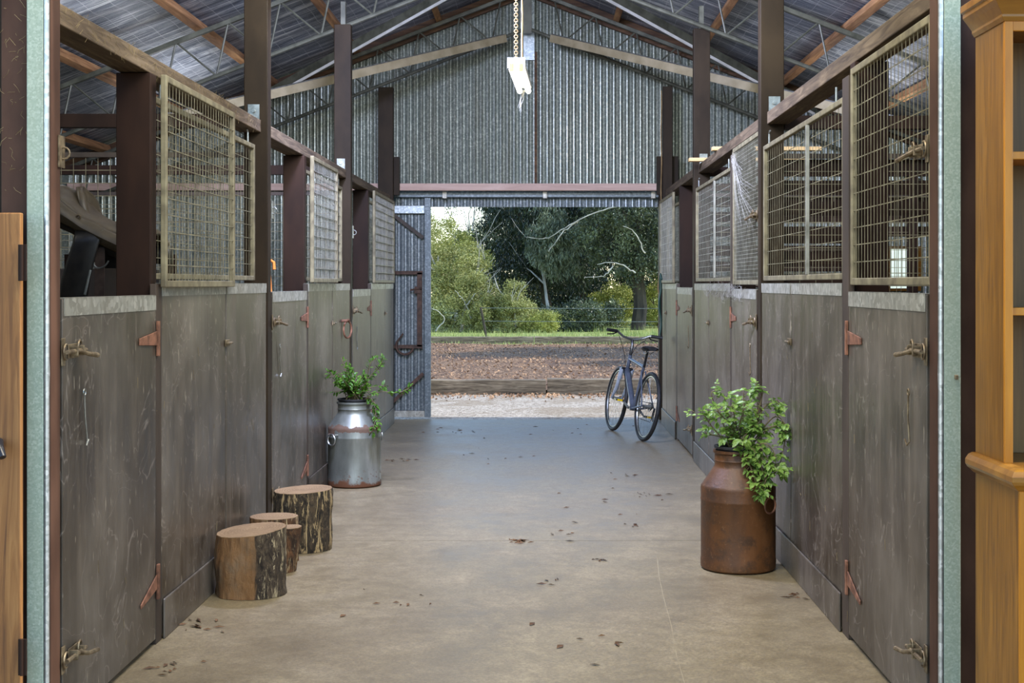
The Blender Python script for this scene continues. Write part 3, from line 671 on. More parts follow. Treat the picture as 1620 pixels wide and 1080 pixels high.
# a dark rug hung beside it and orange handled canes in the middle stall
o=MB().grid([[( -2.30+.09*i, 7.02+.02*math.sin(i*1.9), 1.66-.18*j-.02*abs(i-2)) for i in range(5)] for j in range(8)]).build('hanging_rug',M['leatherdark'],smooth=True,solid=.02)
tag(o,'black rug hanging behind the saddle','rug')
t0=MB().box(-2.42,-1.86,7.04,7.08,1.66,1.70).box(-2.42,-2.38,7.04,7.08,0,1.66).box(-1.90,-1.86,7.04,7.08,0,1.66).build('rug_rail',M['darkrail']); tag(t0,'timber rail the black rug hangs on, inside the nearest left stall','rail')
for i,(x,d,ln) in enumerate(((-1.86,9.45,.30),(-1.78,9.62,.2))):
    m=MB(); zt=1.63+.05*i; m.tube([(x,d,0),(x-.13,d+.1,zt-.03),(x-.15,d+.11,zt+.01),(x-.125,d+.10,zt+.04),(x-.095,d+.09,zt+.02),(x-.09,d+.08,zt-.03)],.011,8)
    o=m.build('orange_cane',M['orange'],smooth=True); tag(o,'orange hook topped cane leaning inside the middle left stall, %s'%('nearer one' if i==0 else 'farther, taller one'),'cane','orange canes')
# ------------------------------------------------------------------ fittings on walls
o=thing('wall_ring',(XL,11.55,1.2),'large rusty iron ring hanging on the middle left stall wall','ring')
MB().tube([(XL+.0,11.50,1.245),(XL+.04,11.50,1.245),(XL+.05,11.56,1.25),(XL+.03,11.62,1.24)],.012,8).build('eye',M['rust'],o,smooth=True)
MB().ring((XL+.035,11.60,1.17),.07,.008,(.35,1,0),(0,0,1),24,8).build('hoop',M['rust'],o,smooth=True)
pts=[(1.285+.012*math.sin(i*.7),15.20-.02*i/6,1.62-.62*i/14) for i in range(15)]; pts2=[(1.300,15.30,1.55-.35*i/8) for i in range(9)]
o=MB().tube(pts,.011,8).tube([(1.30,15.1,1.60),(1.29,15.2,1.66),(1.285,15.25,1.60),(1.30,15.3,1.2),(1.295,15.28,.95)],.010,8).tube([(1.285,15.2,1.62),(1.31,15.22,1.64),(XR+.02,15.22,1.64)],.008,6).build('garden_hose',M['hose'],smooth=True); tag(o,'dark green hose hanging beside the doorway above the bicycle','hose')
pts=[(XR-.01+.004*math.sin(i),15.47,3.7-2.0*i/20) for i in range(21)]+[(XR-.03,15.46,1.66),(XR-.05,15.46,1.5),(XR-.03,15.46,1.42)]
o=MB().tube(pts,.007,6).build('tan_cable',M['cable'],smooth=True); tag(o,'tan cable running down the farthest right post','cable')
for x0,x1,d,z,l in ((1.26,2.3,11.92,2.602,'pale timber board lying across the right rail beside the middle tall post'),(1.34,2.2,10.95,2.602,'pale timber board lying across the right rail, nearer of two')):
    o=MB().box(x0,x1,d,d+.09,z,z+.03).build('timber_board',M['newpine'],bevel=.003); tag(o,l,'board','boards lying on the right rail')
# ------------------------------------------------------------------ lamp
L=thing('fluorescent_lamp',(-.155,9.75,3.0),'white twin tube lamp hanging in front of the gable wall','lamp')
Lm=Matrix.Translation((-.172,9.2,2.985))@Matrix.Rotation(-.035,4,'Z')
MB().box(-.055,.055,0,1.1,.012,.045).xf(Lm).build('batten',M['whiteplastic'],L,bevel=.004)
MB().box(-.06,.06,-.012,-.002,-.01,.06).xf(Lm).build('end_plate',M['whiteplastic'],L,bevel=.003)
for dx in (-.032,.032):
    MB().tube([(dx,.03,-.012),(dx,1.07,-.012)],.020,12).xf(Lm).build('tube',M['tube'],L,smooth=True)
    MB().box(dx-.013,dx+.013,-.018,-.0125,-.03,.02).box(dx-.008,dx+.008,0,.03,-.02,.012).xf(Lm).build('tube_holder',M['orange'],L,bevel=.003)
def strand(a,b,n=12): return [Vector(a).lerp(Vector(b),i/n)+Vector((R.uniform(-.003,.003),0,0)) for i in range(n+1)]
m=MB(); zc=3.05
while zc<4.78:
    m.ring((-.175,9.25,zc),.012,.0028,(1,0,0),(0,0,1),8,4); m.ring((-.175,9.25,zc+.018),.012,.0028,(0,1,0),(0,0,1),8,4); zc+=.036
o=m.build('lamp_chain',M['cable']); tag(o,'thin chain holding up the near end of the twin tube lamp','chain')
MB().tube(strand((-.135,9.3,3.035),(-.135,9.3,4.86)),.006,6).build('cord',M['cable'],L,smooth=True)
m=MB()
for i in range(7): m.tube([(-.13+R.uniform(-.01,.01),10.2,2.97),(-.14+R.uniform(-.03,.02),10.2,2.90+R.uniform(-.02,.02)),(-.155+R.uniform(-.03,.02),10.2,2.82+R.uniform(-.04,.03))],.0012,4)
o=m.build('cobweb',M['web']); tag(o,'wisp of cobweb dangling from the twin tube lamp','cobweb',None,'stuff')
# ------------------------------------------------------------------ board door at the left edge
t=thing('board_door',(-1.93,4.6,0),'orange weathered timber board door at the left edge, chest high','door')
m=MB(); 
for i in range(3): m.box(-1.722-.16*(i+1)+.003,-1.722-.16*i,4.59,4.615,.02,1.785)
m.build('planks',M['board'],t,bevel=.004)
for z in (1.62,.32): MB().box(-1.728,-1.70,4.583,4.589,z-.06,z+.06).tube([(-1.715,4.58,z-.06),(-1.715,4.58,z+.06)],.006,8).build('hinge',M['darkrail'],t,bevel=.001)
MB().tube([(-1.79,4.585,1.03),(-1.78,4.55,1.02),(-1.758,4.53,.985)],[.014,.017,.012],10).build('handle',M['blackgloss'],t,smooth=True)
# ------------------------------------------------------------------ pine hutch
H=thing('pine_hutch',(2.0,4.3,0),'orange pine hutch with open shelves at the right edge','hutch')
hx0,hx1,hyb=1.417,2.55,4.55; yu,yl=4.276,4.140
MB().box(hx0,hx0+.022,yu,hyb,1.0,2.36).build('side_panel',M['pine'],H,bevel=.002)
MB().box(hx1-.022,hx1,yu,hyb,1.0,2.36).build('side_panel',M['pine'],H,bevel=.002)
MB().box(hx0+.0,hx0+.026,yu-.014,yu-.0005,1.0,2.36).build('stile',M['pinedge'],H,bevel=.002)
MB().box(hx0+.026,hx1,yu-.014,yu-.0005,2.325,2.36).build('top_rail',M['pinedge'],H,bevel=.002)
MB().box(hx0+.022,hx1-.022,hyb-.012,hyb,1.0,2.36).build('back_panel',M['pineback'],H)
for z in (1.475,1.955): MB().box(hx0+.023,hx1-.023,yu+.005,hyb-.013,z-.02,z).box(hx0+.023,hx1-.023,yu-.0,yu+.004,z-.022,z+.002).build('shelf',M['pinedge'],H,bevel=.002)
MB().box(hx0+.023,hx1-.023,yu+.02,hyb-.013,2.335,2.35).build('top_board',M['pine'],H)
# cornice profile around left + front
def mould(name,z0,prof,y_front,mat):
    """profile (out,z) swept along left side then front"""
    rows=[]
    for (px,py,dx,dy) in ((hx0,hyb,-1,0),(hx0,y_front,-1,-1),(hx1,y_front,1,-1),(hx1,hyb,1,0)):
        rows.append([(px+dx*o,py+dy*o,z0+z) for o,z in prof])
    m=MB().grid(rows,closed=True); n=len(prof); m.f.append(tuple(range(n))); m.f.append(tuple(range(3*n,4*n))[::-1])
    return m.build(name,mat,H,smooth=False,bevel=.001)
mould('cornice',2.355,[(-.02,0),(.004,0),(.012,.012),(.012,.02),(.03,.045),(.042,.06),(.042,.075),(.05,.078),(.05,.10),(-.02,.10)],yu-.014,M['pinemould'])
mould('waist_moulding',.935,[(-.02,0),(.006,0),(.016,.01),(.028,.02),(.034,.03),(.034,.045),(.024,.06),(.012,.066),(-.02,.066)],yl-.012,M['pinemould'])
MB().box(hx0+.0,hx1,yl,hyb,.960,.999).build('counter',M['pine'],H,bevel=.003)
MB().box(hx0,hx0+.022,yl,hyb,.0,.935).build('side_panel',M['pine'],H,bevel=.002)
MB().box(hx1-.022,hx1,yl,hyb,.0,.935).build('side_panel',M['pine'],H,bevel=.002)
MB().box(hx0,hx0+.05,yl-.012,yl-.0005,.0,.935).box(hx1-.05,hx1,yl-.012,yl-.0005,0,.935).box(hx0+.05,hx1-.05,yl-.012,yl-.0005,0,.08).box(hx0+.05,hx1-.05,yl-.012,yl-.0005,.86,.935).build('face_frame',M['pinedge'],H,bevel=.002)
for i in range(2):
    a=hx0+.055+i*.515; MB().box(a,a+.505,yl-.02,yl-.001,.085,.855).build('door',M['pine'],H,bevel=.004)

# ------------------------------------------------------------------ milk cans
def can(c,mat,label,hang):
    t=thing('milk_can',c,label,'milk can','old milk cans used as planters')
    prof=[(.0,.004),(.196,.004),(.204,.012),(.205,.055),(.203,.062),(.203,.37),(.2045,.374),(.2045,.382),(.203,.386),(.204,.44),(.202,.452),(.196,.46),(.135,.55),(.128,.56),(.128,.585),(.131,.59),(.128,.596),(.128,.625),(.136,.632),(.136,.645),(.122,.645),(.122,.60),(.0,.60)]
    m=MB().lathe([(max(r,.001),z) for r,z in prof],64,c,close=False); m.build('body',M[mat],t,smooth=True)
    for an in hang:
        ca,sa=math.cos(an),math.sin(an)
        p=Vector((c[0]+ca*.208,c[1]+sa*.208,.405)); tg=Vector((-sa,ca,0))
        MB().tube([p-tg*.045+Vector((-ca*.006,-sa*.006,0)),p-tg*.04+Vector((ca*.016,sa*.016,0)),p+tg*.04+Vector((ca*.016,sa*.016,0)),p+tg*.045+Vector((-ca*.006,-sa*.006,0))],.006,6).build('handle_lug',M[mat],t,smooth=True)
        MB().ring(p+Vector((ca*.02,sa*.02,-.038)),.042,.0055,tg,(0,0,1),20,6).build('handle',M['rust'] if mat=='rustcan' else M['steel'],t,smooth=True)
    return t
CL=(-1.448,10.72,0); CR=(1.070,7.60,0)
can(CL,'galvcan','grey galvanised milk can with rusty base holding a leafy plant',[math.radians(228),math.radians(40)])
can(CR,'rustcan','rusty brown milk can with a trailing plant on the right',[math.radians(-50),math.radians(130)])

def leaf(mb,p,d,n,L,W,fold=.25,droop=.2):
    d=d.normalized(); a=d.cross(n); a=a.normalized() if a.length>1e-4 else d.orthogonal().normalized(); nn=a.cross(d).normalized()
    P=lambda u,w: p+d*(u*L)+a*(w*W)+nn*(abs(w)*W*fold-droop*L*u*u)
    vs=[P(0,0),P(.30,.42),P(.62,.40),P(1,0),P(.62,-.40),P(.30,-.42),P(.34,0),P(.66,0),P(.12,.22),P(.12,-.22)]
    mb.add(vs,[(0,8,6),(8,1,6),(1,2,7,6),(2,3,7),(0,6,9),(9,6,5),(6,7,4,5),(7,3,4)])
def plant(c,label,mat,stems,Ls,seed,compound):
    rr=random.Random(seed); t=thing('potted_plant',(c[0],c[1],.60),label,'plant','plants in the milk cans')
    pot=MB().lathe([(.10,.603),(.115,.62),(.120,.655),(.131,.656),(.131,.668),(.114,.668),(.112,.64),(.001,.64)],32,(c[0],c[1],0),close=False); pot.build('pot',M['black'],t,smooth=True)
    so=MB().lathe([(.112,.64),(.08,.648),(.001,.652)],24,(c[0],c[1],0),close=False); so.build('soil',M['soil'],t)
    st=MB(); lf=MB()
    for (pts) in stems:
        # catmull through control offsets
        P=[Vector((c[0],c[1],.645))+Vector(q) for q in pts]; Q=[]
        n=len(P)
        for i in range(n-1):
            p0=P[max(i-1,0)];p1=P[i];p2=P[i+1];p3=P[min(i+2,n-1)]
            for k in range(6):
                u=k/6; Q.append(.5*((2*p1)+(p2-p0)*u+(2*p0-5*p1+4*p2-p3)*u*u+(3*p1-p0-3*p2+p3)*u**3))
        Q.append(P[-1]); m=len(Q)
        st.tube(Q,[.0035*(1-.6*i/m)+.0008 for i in range(m)],5)
        for i in range(3,m):
            if rr.random()<.12: continue
            tg=(Q[i]-Q[i-1]).normalized()
            for sg in (-1,1):
                if rr.random()<.2: continue
                out=Vector((rr.uniform(-1,1),rr.uniform(-1,1),rr.uniform(-.3,.6))); out=(out-tg*out.dot(tg)).normalized()*sg
                d=(out+tg*.5+Vector((0,0,-.1))).normalized(); n_=(Vector((rr.uniform(-.5,.5),rr.uniform(-.9,.1),1))).normalized()
                pl=rr.uniform(.015,.045)
                if compound:
                    b=Q[i]+d*pl; st.tube([Q[i],b],.0012,4); ax=d.cross(n_).normalized(); L=rr.uniform(*Ls)
                    leaf(lf,b,d,n_,L,L*.62,.2,rr.uniform(.1,.4))
                    if rr.random()<.75:
                        leaf(lf,b-d*.005,(d*.35+ax).normalized(),n_,L*.75,L*.55,.2,rr.uniform(.1,.4)); leaf(lf,b-d*.005,(d*.35-ax).normalized(),n_,L*.75,L*.55,.2,rr.uniform(.1,.4))
                else:
                    L=rr.uniform(*Ls); leaf(lf,Q[i]+d*.004,d,n_,L,L*.55,.2,rr.uniform(.0,.4))
                    if rr.random()<.5: leaf(lf,Q[i]+d*.01+tg*.01,(d+tg*.8).normalized(),n_,L*.8,L*.45,.2,.2)
    st.build('stems',M['stem'],t,smooth=True); lf.build('leaves',mat,t,recalc=False)
rr=random.Random(3); stems=[]
for i in range(26):
    a=rr.uniform(0,2*PI); r=rr.uniform(.10,.27); h=rr.uniform(.10,.27)
    stems.append([(rr.uniform(-.07,.07),rr.uniform(-.07,.07),0),(math.cos(a)*r*.45,math.sin(a)*r*.45,h*.7),(math.cos(a)*r,math.sin(a)*min(r,.2),h*rr.uniform(.6,1.1))])
stems+= [[(.05,0,0),(.09,-.02,.16),(.13,-.03,.30),(.18,-.03,.33)],[(0,0,0),(-.05,-.03,.2),(-.10,-.02,.34)],[(.05,-.05,0),(.14,-.10,.03),(.19,-.14,-.08),(.20,-.18,-.19)],[(.05,-.04,0),(.2,-.1,.08),(.33,-.06,.07),(.42,-.03,.10)],
         [(.08,-.06,0),(.17,-.13,.0),(.18,-.18,-.12),(.16,-.23,-.22)],[(.0,0,0),(.11,0,.18),(.19,0,.26),(.22,0,.33)]]
stems=[[ (max(x,-.185) if abs(z)<.9 else x,y,z) for x,y,z in s_] for s_ in stems]
plant(CL,'bushy green plant growing from the galvanised can',M['leafA'],stems,(.028,.052),11,False)
rr=random.Random(5); stems=[]
for i in range(15):
    a=rr.uniform(0,2*PI); r=rr.uniform(.08,.22); h=rr.uniform(.08,.26)
    stems.append([(rr.uniform(-.06,.06),rr.uniform(-.06,.06),0),(math.cos(a)*r*.5,math.sin(a)*r*.5,h*.7),(math.cos(a)*r,math.sin(a)*r,h)])
stems+= [[(-.04,0,0),(-.09,-.02,.16),(-.15,-.03,.30),(-.12,-.04,.33)],[(-.03,-.02,0),(-.14,-.03,.12),(-.2,-.04,.2),(-.25,-.04,.185)],[(-.03,0,0),(-.06,-.03,.18),(-.08,-.03,.30)],
 [(.03,0,0),(.10,-.03,.20),(.13,-.03,.32),(.10,-.03,.34)],[(.04,0,0),(.13,-.03,.22),(.20,-.05,.27),(.22,-.05,.26)],[(.05,0,0),(.17,-.06,.13),(.245,-.09,.10),(.22,-.10,-.03),(.2,-.12,-.09)],
 [(.05,0,0),(.18,-.06,.18),(.24,-.10,.15),(.25,-.12,.1)],[(.03,-.05,0),(.06,-.14,.02),(.10,-.19,-.08),(.13,-.22,-.20)],[(.05,-.06,0),(.10,-.15,.03),(.15,-.20,-.06),(.22,-.22,-.10)],
 [(.0,-.06,0),(.02,-.15,-.01),(.05,-.19,-.10),(.08,-.23,-.20)],[(.04,-.05,0),(.10,-.16,-.02),(.12,-.21,-.13),(.07,-.24,-.19)],[(.0,0,0),(.03,0,.2),(.03,0,.31)],
 [(.05,-.06,0),(.12,-.14,.05),(.17,-.17,.0),(.17,-.21,-.1)]]
stems=[[ (min(x,.24),y,z) for x,y,z in s_] for s_ in stems]
plant(CR,'loose leafy plant trailing over the rusty can',M['leafB'],stems,(.024,.056),12,True)

# ------------------------------------------------------------------ log stumps
def stump(c,rx,ry,h,mat,label,seed,tilt=(0,0),lean=(0,0),ang=64):
    t=thing('log_stump',c,label,'log stump','cut log stumps by the left wall')
    sd=seed*7.3
    def fr(a,z): return 1+.07*noise.noise(Vector((math.cos(a)*1.2+sd,math.sin(a)*1.2,z*1.5)))+.035*noise.noise(Vector((math.cos(a)*7+sd,math.sin(a)*7,z*3)))+.02*noise.noise(Vector((math.cos(a)*18+sd,math.sin(a)*18,z*9)))
    n=120; rows=[]; nz=26
    for j in range(nz+1):
        q=j/nz; row=[]
        for k in range(n):
            a=2*PI*k/n; f_=fr(a,q*h*4)*(1+.03*(1-q)); x=rx*math.cos(a)*f_; y=ry*math.sin(a)*f_
            ztop=h+tilt[0]*x+tilt[1]*y
            row.append((c[0]+x+lean[0]*q*h,c[1]+y+lean[1]*q*h,.002+q*ztop))
        rows.append(row)
    m=MB().grid(rows,closed=True); m.f.append(tuple(range(n))[::-1]); m.build('bark',M[mat],t,smooth=True)
    top=rows[-1]; cc=Vector((c[0]+lean[0]*h,c[1]+lean[1]*h,h+.002)); R2=[]
    for f_ in (.985,.7,.4,.1): R2.append([cc.lerp(Vector(p),f_)+Vector((0,0,.004 if f_<.98 else .002)) for p in top])
    m=MB().grid([[Vector(p)-Vector((0,0,.002)) for p in top]]+R2,closed=True); m.f.append(tuple(range(4*n,5*n))); m.build('cut_face',M['cut'],t,smooth=True)
stump((-1.462,6.97,0),.172,.16,.315,'barkA','nearest log stump, half stripped of bark, standing before the others',1,(.10,.05))
stump((-1.505,7.80,0),.135,.12,.245,'barkB','low orange brown stump tucked behind the nearest stump',2,(.0,.0))
stump((-1.395,7.52,0),.062,.07,.235,'barkB','narrow brown offcut standing between two larger stumps',3,(.02,0),(.12,0))
stump((-1.405,8.14,0),.172,.15,.345,'barkC','widest dark stump with pale splits, farthest of the stumps',4,(.05,.03),(.02,0))

# ------------------------------------------------------------------ bicycle (facing away, leaning to the wall)
def bicycle():
    rear=Vector((.985,13.70,0)); front=Vector((.735,14.70,0)); hd=(front-rear); wb=hd.length; yaw=math.atan2(hd.y,hd.x)
    t=thing('bicycle',((rear+front)/2),'grey hybrid bicycle leaning against the right stall wall by the doorway','bicycle')
    Mx=Matrix.Translation(rear)@Matrix.Rotation(yaw,4,'Z')@Matrix.Rotation(math.radians(9),4,'X')
    # local: x forward, y left, z up
    rw=.345; hubR=Vector((0,0,rw)); hubF=Vector((wb,0,rw))
    def B(mb,name,mat,parent=t,smooth=True): return mb.xf(Mx).build(name,M[mat],parent,smooth=smooth)
    for hub,nm,off in ((hubR,'rear_wheel',0),(hubF,'front_wheel',0)):
        tr=B(MB().ring(hub,rw-.022,.021,(1,0,0),(0,0,1),56,10),nm,'black')
        B(MB().ring(hub,rw-.046,.0095,(1,0,0),(0,0,1),56,6),'rim','steel',tr)
        m=MB()
        for i in range(28):
            a=2*PI*i/28; b=a+(.5 if i%4<2 else -.5); sy=.03 if i%2 else -.03
            m.tube([hub+Vector((.018*math.cos(b),sy,.018*math.sin(b))),hub+Vector(((rw-.05)*math.cos(a),0,(rw-.05)*math.sin(a)))],.0011,3,False)
        B(m,'spokes','steel',tr,False); B(MB().tube([hub+Vector((0,-.05,0)),hub+Vector((0,.05,0))],.016,10),'hub','steel',tr)
    bb=Vector((.43,0,.29)); st=Vector((.30,0,.72)); hb=Vector((.82,0,.66)); ht=Vector((.79,0,.80))
    B(MB().tube([st,ht-Vector((-.005,0,.02))],.017,10).tube([bb,hb],.031,12).tube([hb-Vector((-.008,0,.03)),ht+Vector((-.004,0,.02))],.021,10).tube([bb,st+Vector((-.01,0,.03))],.016,10).tube([bb+Vector((0,-.04,0)),bb+Vector((0,.04,0))],.024,10),'frame','bikegrey')
    for sg in (-1,1):
        y=sg*.06
        B(MB().tube([bb+Vector((-.05,sg*.03,0)),hubR+Vector((0,y,0))],.010,8),'chain_stay','bikegrey'); B(MB().tube([st+Vector((-.01,sg*.02,-.04)),hubR+Vector((0,y,0))],.008,8),'seat_stay','bikegrey')
        B(MB().tube([(.865,sg*.055,.60-.02),(.93,sg*.055,.45),hubF+Vector((.005,sg*.055,0))],[.021,.020,.013],10).tube([(.835,sg*.055,.67),(.87,sg*.055,.56)],.025,10),'fork_leg','bikesilver')
    B(MB().tube([(.835,-.06,.665),(.835,.06,.665)],.022,10),'fork_crown','blackgloss')
    B(MB().tube([(.785,0,.82),(.775,0,.92),(.80,0,.975)],.016,8),'stem','blackgloss')
    # handlebar turned slightly
    B(MB().tube([(.74,.29,1.045),(.78,.18,1.045),(.81,.10,1.0),(.81,0,.98),(.81,-.10,1.0),(.78,-.18,1.045),(.74,-.29,1.045)],.0125,10),'handlebar','steel')
    for sg in (-1,1):
        B(MB().tube([(.775,sg*.19,1.045),(.735,sg*.305,1.045)],.018,10),'grip','black'); B(MB().tube([(.79,sg*.165,1.04),(.83,sg*.21,1.01),(.80,sg*.28,1.0)],.007,6),'brake_lever','blackgloss')
        B(MB().tube([(.80,sg*.15,1.0),(.88,sg*.08,.92),(.88,sg*.03,.80),(.84,sg*.02,.70)],.0035,6),'brake_cable','black')
    B(MB().tube([st+Vector((-.008,0,.0)),st+Vector((-.045,0,.17))],.0135,10),'seat_post','blackgloss')
    # saddle
    c=Vector((.25,0,.905)); rows=[]
    for i in range(12):
        u=i/11; x=-.13+.27*u; w=.082*(1-u)**.8+.020 if u>.12 else .078*(.6+u*3.3); w=max(w,.018)
        rows.append([c+Vector((x,w*math.cos(a),.022*math.sin(a)+.012*(1-u)-.01*(1-abs(math.cos(a)))*0+ (0 if math.sin(a)>0 else .0))) for a in [2*PI*k/14 for k in range(14)]])
    m=MB().grid(rows,closed=True); m.f.append(tuple(range(14))[::-1]); m.f.append(tuple(range(11*14,12*14))); B(m,'saddle','black')
    B(MB().tube([c+Vector((-.10,.03,-.02)),c+Vector((-.03,.022,-.045)),c+Vector((.05,.022,-.045)),c+Vector((.10,.01,-.015))],.004,6).tube([c+Vector((-.10,-.03,-.02)),c+Vector((-.03,-.022,-.045)),c+Vector((.05,-.022,-.045)),c+Vector((.10,-.01,-.015))],.004,6),'saddle_rails','steel')
    B(MB().ring(bb+Vector((0,-.05,0)),.085,.004,(1,0,0),(0,0,1),32,4).ring(bb+Vector((0,-.05,0)),.06,.004,(1,0,0),(0,0,1),24,4),'chainring','steel')
    for sg,dx in ((-1,-.15),(1,.15)):
        B(MB().tube([bb+Vector((0,sg*.055,0)),bb+Vector((dx,sg*.075,.06*(1 if dx>0 else -1)))],[.014,.009],8),'crank_arm','steel')
        p=bb+Vector((dx,sg*.12,.06*(1 if dx>0 else -1)))
        pd=B(MB().box(p.x-.04,p.x+.04,p.y-.04,p.y+.04,p.z-.010,p.z+.010),'pedal','blackgloss',t,False)
        B(MB().box(p.x-.046,p.x-.041,p.y-.028,p.y+.028,p.z-.009,p.z+.009),'reflector','yellow',pd,False)
    m=MB()
    for q,r in enumerate((.022,.028,.034,.040,.046)): m.ring(hubR+Vector((0,-.045+.006*q,0)),r,.003,(1,0,0),(0,0,1),24,4)
    B(m,'cassette','steel'); B(MB().tube([hubR+Vector((0,-.075,-.01)),hubR+Vector((.02,-.075,-.08)),hubR+Vector((.01,-.07,-.14))],.012,8),'rear_derailleur','blackgloss')
    B(MB().tube([bb+Vector((0,-.05,.085)),hubR+Vector((0,-.05,.036))],.0035,4).tube([bb+Vector((0,-.05,-.085)),hubR+Vector((.02,-.06,-.15))],.0035,4),'chain','black')
    B(MB().tube([(.10,.075,.26),(-.02,.19-.04,.02)],.007,6),'kickstand','blackgloss') if False else None
    return t
bicycle()

pts=[(.655,7.95),(.62,7.4),(.60,6.9),(.585,6.3),(.56,5.8),(.55,5.3),(.53,4.9)]
m=MB()
for i in range(len(pts)-1):
    for k in range(4):
        a=Vector((pts[i][0],pts[i][1],.0006)).lerp(Vector((pts[i+1][0],pts[i+1][1],.0006)),k/4); b=Vector((pts[i][0],pts[i][1],.0006)).lerp(Vector((pts[i+1][0],pts[i+1][1],.0006)),(k+1)/4)
        w=.0013; m.add([a+Vector((-w,0,0)),a+Vector((w,0,0)),b+Vector((w,0,0)),b+Vector((-w,0,0))],[(0,1,2,3)])
o=m.build('trim_7',m_simple('floor_hairline',(150,138,110),(172,160,132),10,(1,1,1),.7,0,.05,.001)); struct(o)
# ------------------------------------------------------------------ debris on the floor, cobwebs, straw
m=MB(); rr=random.Random(9)
for (x,d,n_,sp) in ((-.138,8.36,26,.05),(.58,8.9,7,.06),(.78,10.2,10,.10),(.33,7.78,6,.04),(.13,8.6,5,.15),(.05,7.2,5,.1),(.73,11.2,6,.2),(-.9,14.6,16,.3),(-1.3,12.2,12,.2),(.2,14.9,10,.6),(-1.55,6.3,14,.12),(-1.5,5.6,10,.12),(1.25,6.9,10,.08),(.4,9.8,9,.5),(-.4,12.5,9,.6),(-.7,6.6,8,.3),(.3,5.9,8,.3)):
    for i in range(n_):
        a=rr.uniform(0,PI); p=Vector((x+rr.gauss(0,sp*.5),d+rr.gauss(0,sp*.7),.004)); L=rr.uniform(.012,.035)
        q=Vector((math.cos(a),math.sin(a),0)); s_=Vector((-q.y,q.x,0))*L*rr.uniform(.15,.4)
        m.add([p-q*L,p+s_+Vector((0,0,.006)),p+q*L,p-s_],[(0,1,2,3)])
o=m.build('dry_leaf_litter',M['litter']); tag(o,'scattered dry leaf crumbs on the concrete aisle','leaf litter',None,'stuff')
m=MB()
for i in range(46):
    a=Vector((XR-.004,9.75+R.uniform(-.15,.05),2.42+R.uniform(-.03,.05))); b=Vector((XR-.006,8.66+R.random()*.9,R.uniform(1.9,2.45)))
    mid=a.lerp(b,.5)+Vector((-.006,0,-.06)); m.tube([a,mid,b],.0006,3,False)
for i in range(120):
    a=Vector((XR-.012,R.uniform(9.2,11.2),R.uniform(1.46,1.555))); b=a+Vector((R.uniform(-.02,.005),R.uniform(-.4,.4),R.uniform(-.05,.05))); m.tube([a,a.lerp(b,.5)+Vector((-.01,0,-.02)),b],.0009,3,False)
o=m.build('gate_cobweb',M['web']); tag(o,'grey cobwebs strung over the middle right mesh gate and its sill','cobweb',None,'stuff')
m=MB()
for i in range(150):
    z=R.uniform(1.85,4.0); x=XL-.075-R.random()*.09; a=Vector((x,4.694,z)); b=a+Vector((R.uniform(-.03,.03),-.004,R.uniform(-.03,.03))); m.tube([a,a.lerp(b,.5)+Vector((R.uniform(-.008,.008),-.003,0)),b],.0006,3,False)
for i in range(260):
    y=R.uniform(4.9,8.3); x=XL-.038+0*y; z=2.54-R.random()*.075; a=Vector((x,y,z)); b=a+Vector((.003,R.uniform(-.06,.06),R.uniform(-.03,.03))); m.tube([a,b],.0005,3,False)
for i in range(50):
    s=1 if i%2 else -1; X=side(s); y=R.uniform(5,8.2); z=R.uniform(.05,1.3); a=Vector((X-s*.003,y,z)); b=a+Vector((0,R.uniform(-.02,.02),R.uniform(-.05,.05))); m.tube([a,b],.0008,3,False)
o=m.build('loose_straw',M['straw']); tag(o,'bits of straw and web clinging to posts, rails and doors','straw',None,'stuff')

# ------------------------------------------------------------------ outside: sleepers, fence, grass
def sleeper(x0,x1,y,z0,h,lab,grp,seed):
    rr=random.Random(seed); n=40; rows=[]
    for i in range(n+1):
        x=x0+(x1-x0)*i/n; w=.012*noise.noise(Vector((x*2.2,seed,0))); w2=.012*noise.noise(Vector((x*3,seed,5)))
        rows.append([(x,y-.1+w,z0),(x,y-.1+w2,z0+h*.5),(x,y-.09+w,z0+h-.01+w),(x,y-.075+w,z0+h+w),(x,y+.09,z0+h+w2),(x,y+.1,z0)])
    m=MB().grid(rows,closed=True); m.f.append(tuple(range(6))); m.f.append(tuple(range(n*6,n*6+6))[::-1])
    o=m.build('railway_sleeper',M['sleeper'],bevel=0); tag(o,lab,'sleeper',grp)
G1='sleepers edging the gravel'; G2='sleepers at the back of the mulch bed'
sleeper(-5.1,-2.58,19.85,-.02,.21,'near sleeper edging the gravel, outside the doorway beyond the sliding door',G1,1)
sleeper(-2.56,.05,19.85,-.02,.205,'near sleeper with split dark end, across the left half of the doorway',G1,2)
sleeper(.07,2.70,19.87,-.02,.215,'near sleeper behind the bicycle wheels',G1,3)
sleeper(2.72,5.3,19.87,-.02,.21,'near sleeper right of the doorway, hidden by the stall wall',G1,4)
xs_=[-8.3,-5.6,-2.9,-.2,2.5,5.2,7.9]
for i in range(6): sleeper(xs_[i],xs_[i+1]-.02,35.6+.03*(i%2),0.0,.20,'distant grass edged sleeper behind the mulch, number %s of the row from the left'%['one','two','three','four','five','six'][i],G2,10+i)
o=MB().tube([(-1.60,40.0,-.05),(-1.77,40.0,.88)],.035,8).build('fence_post',M['trunk'],smooth=True); tag(o,'thin dark leaning fence post in front of the olive shrubs','fence post')
for z in (.48,.86):
    o=MB().tube([(-1.77+.09*(1 if z<.6 else 0),40,z),(2,40,z-.02),(9,40,z)],.006,4).build('fence_wire',M['steel'],smooth=True); tag(o,'thin fence wire in front of the trees, %s'%('lower' if z<.6 else 'upper'),'fence wire','fence wires')
m=MB(); rr=random.Random(21)
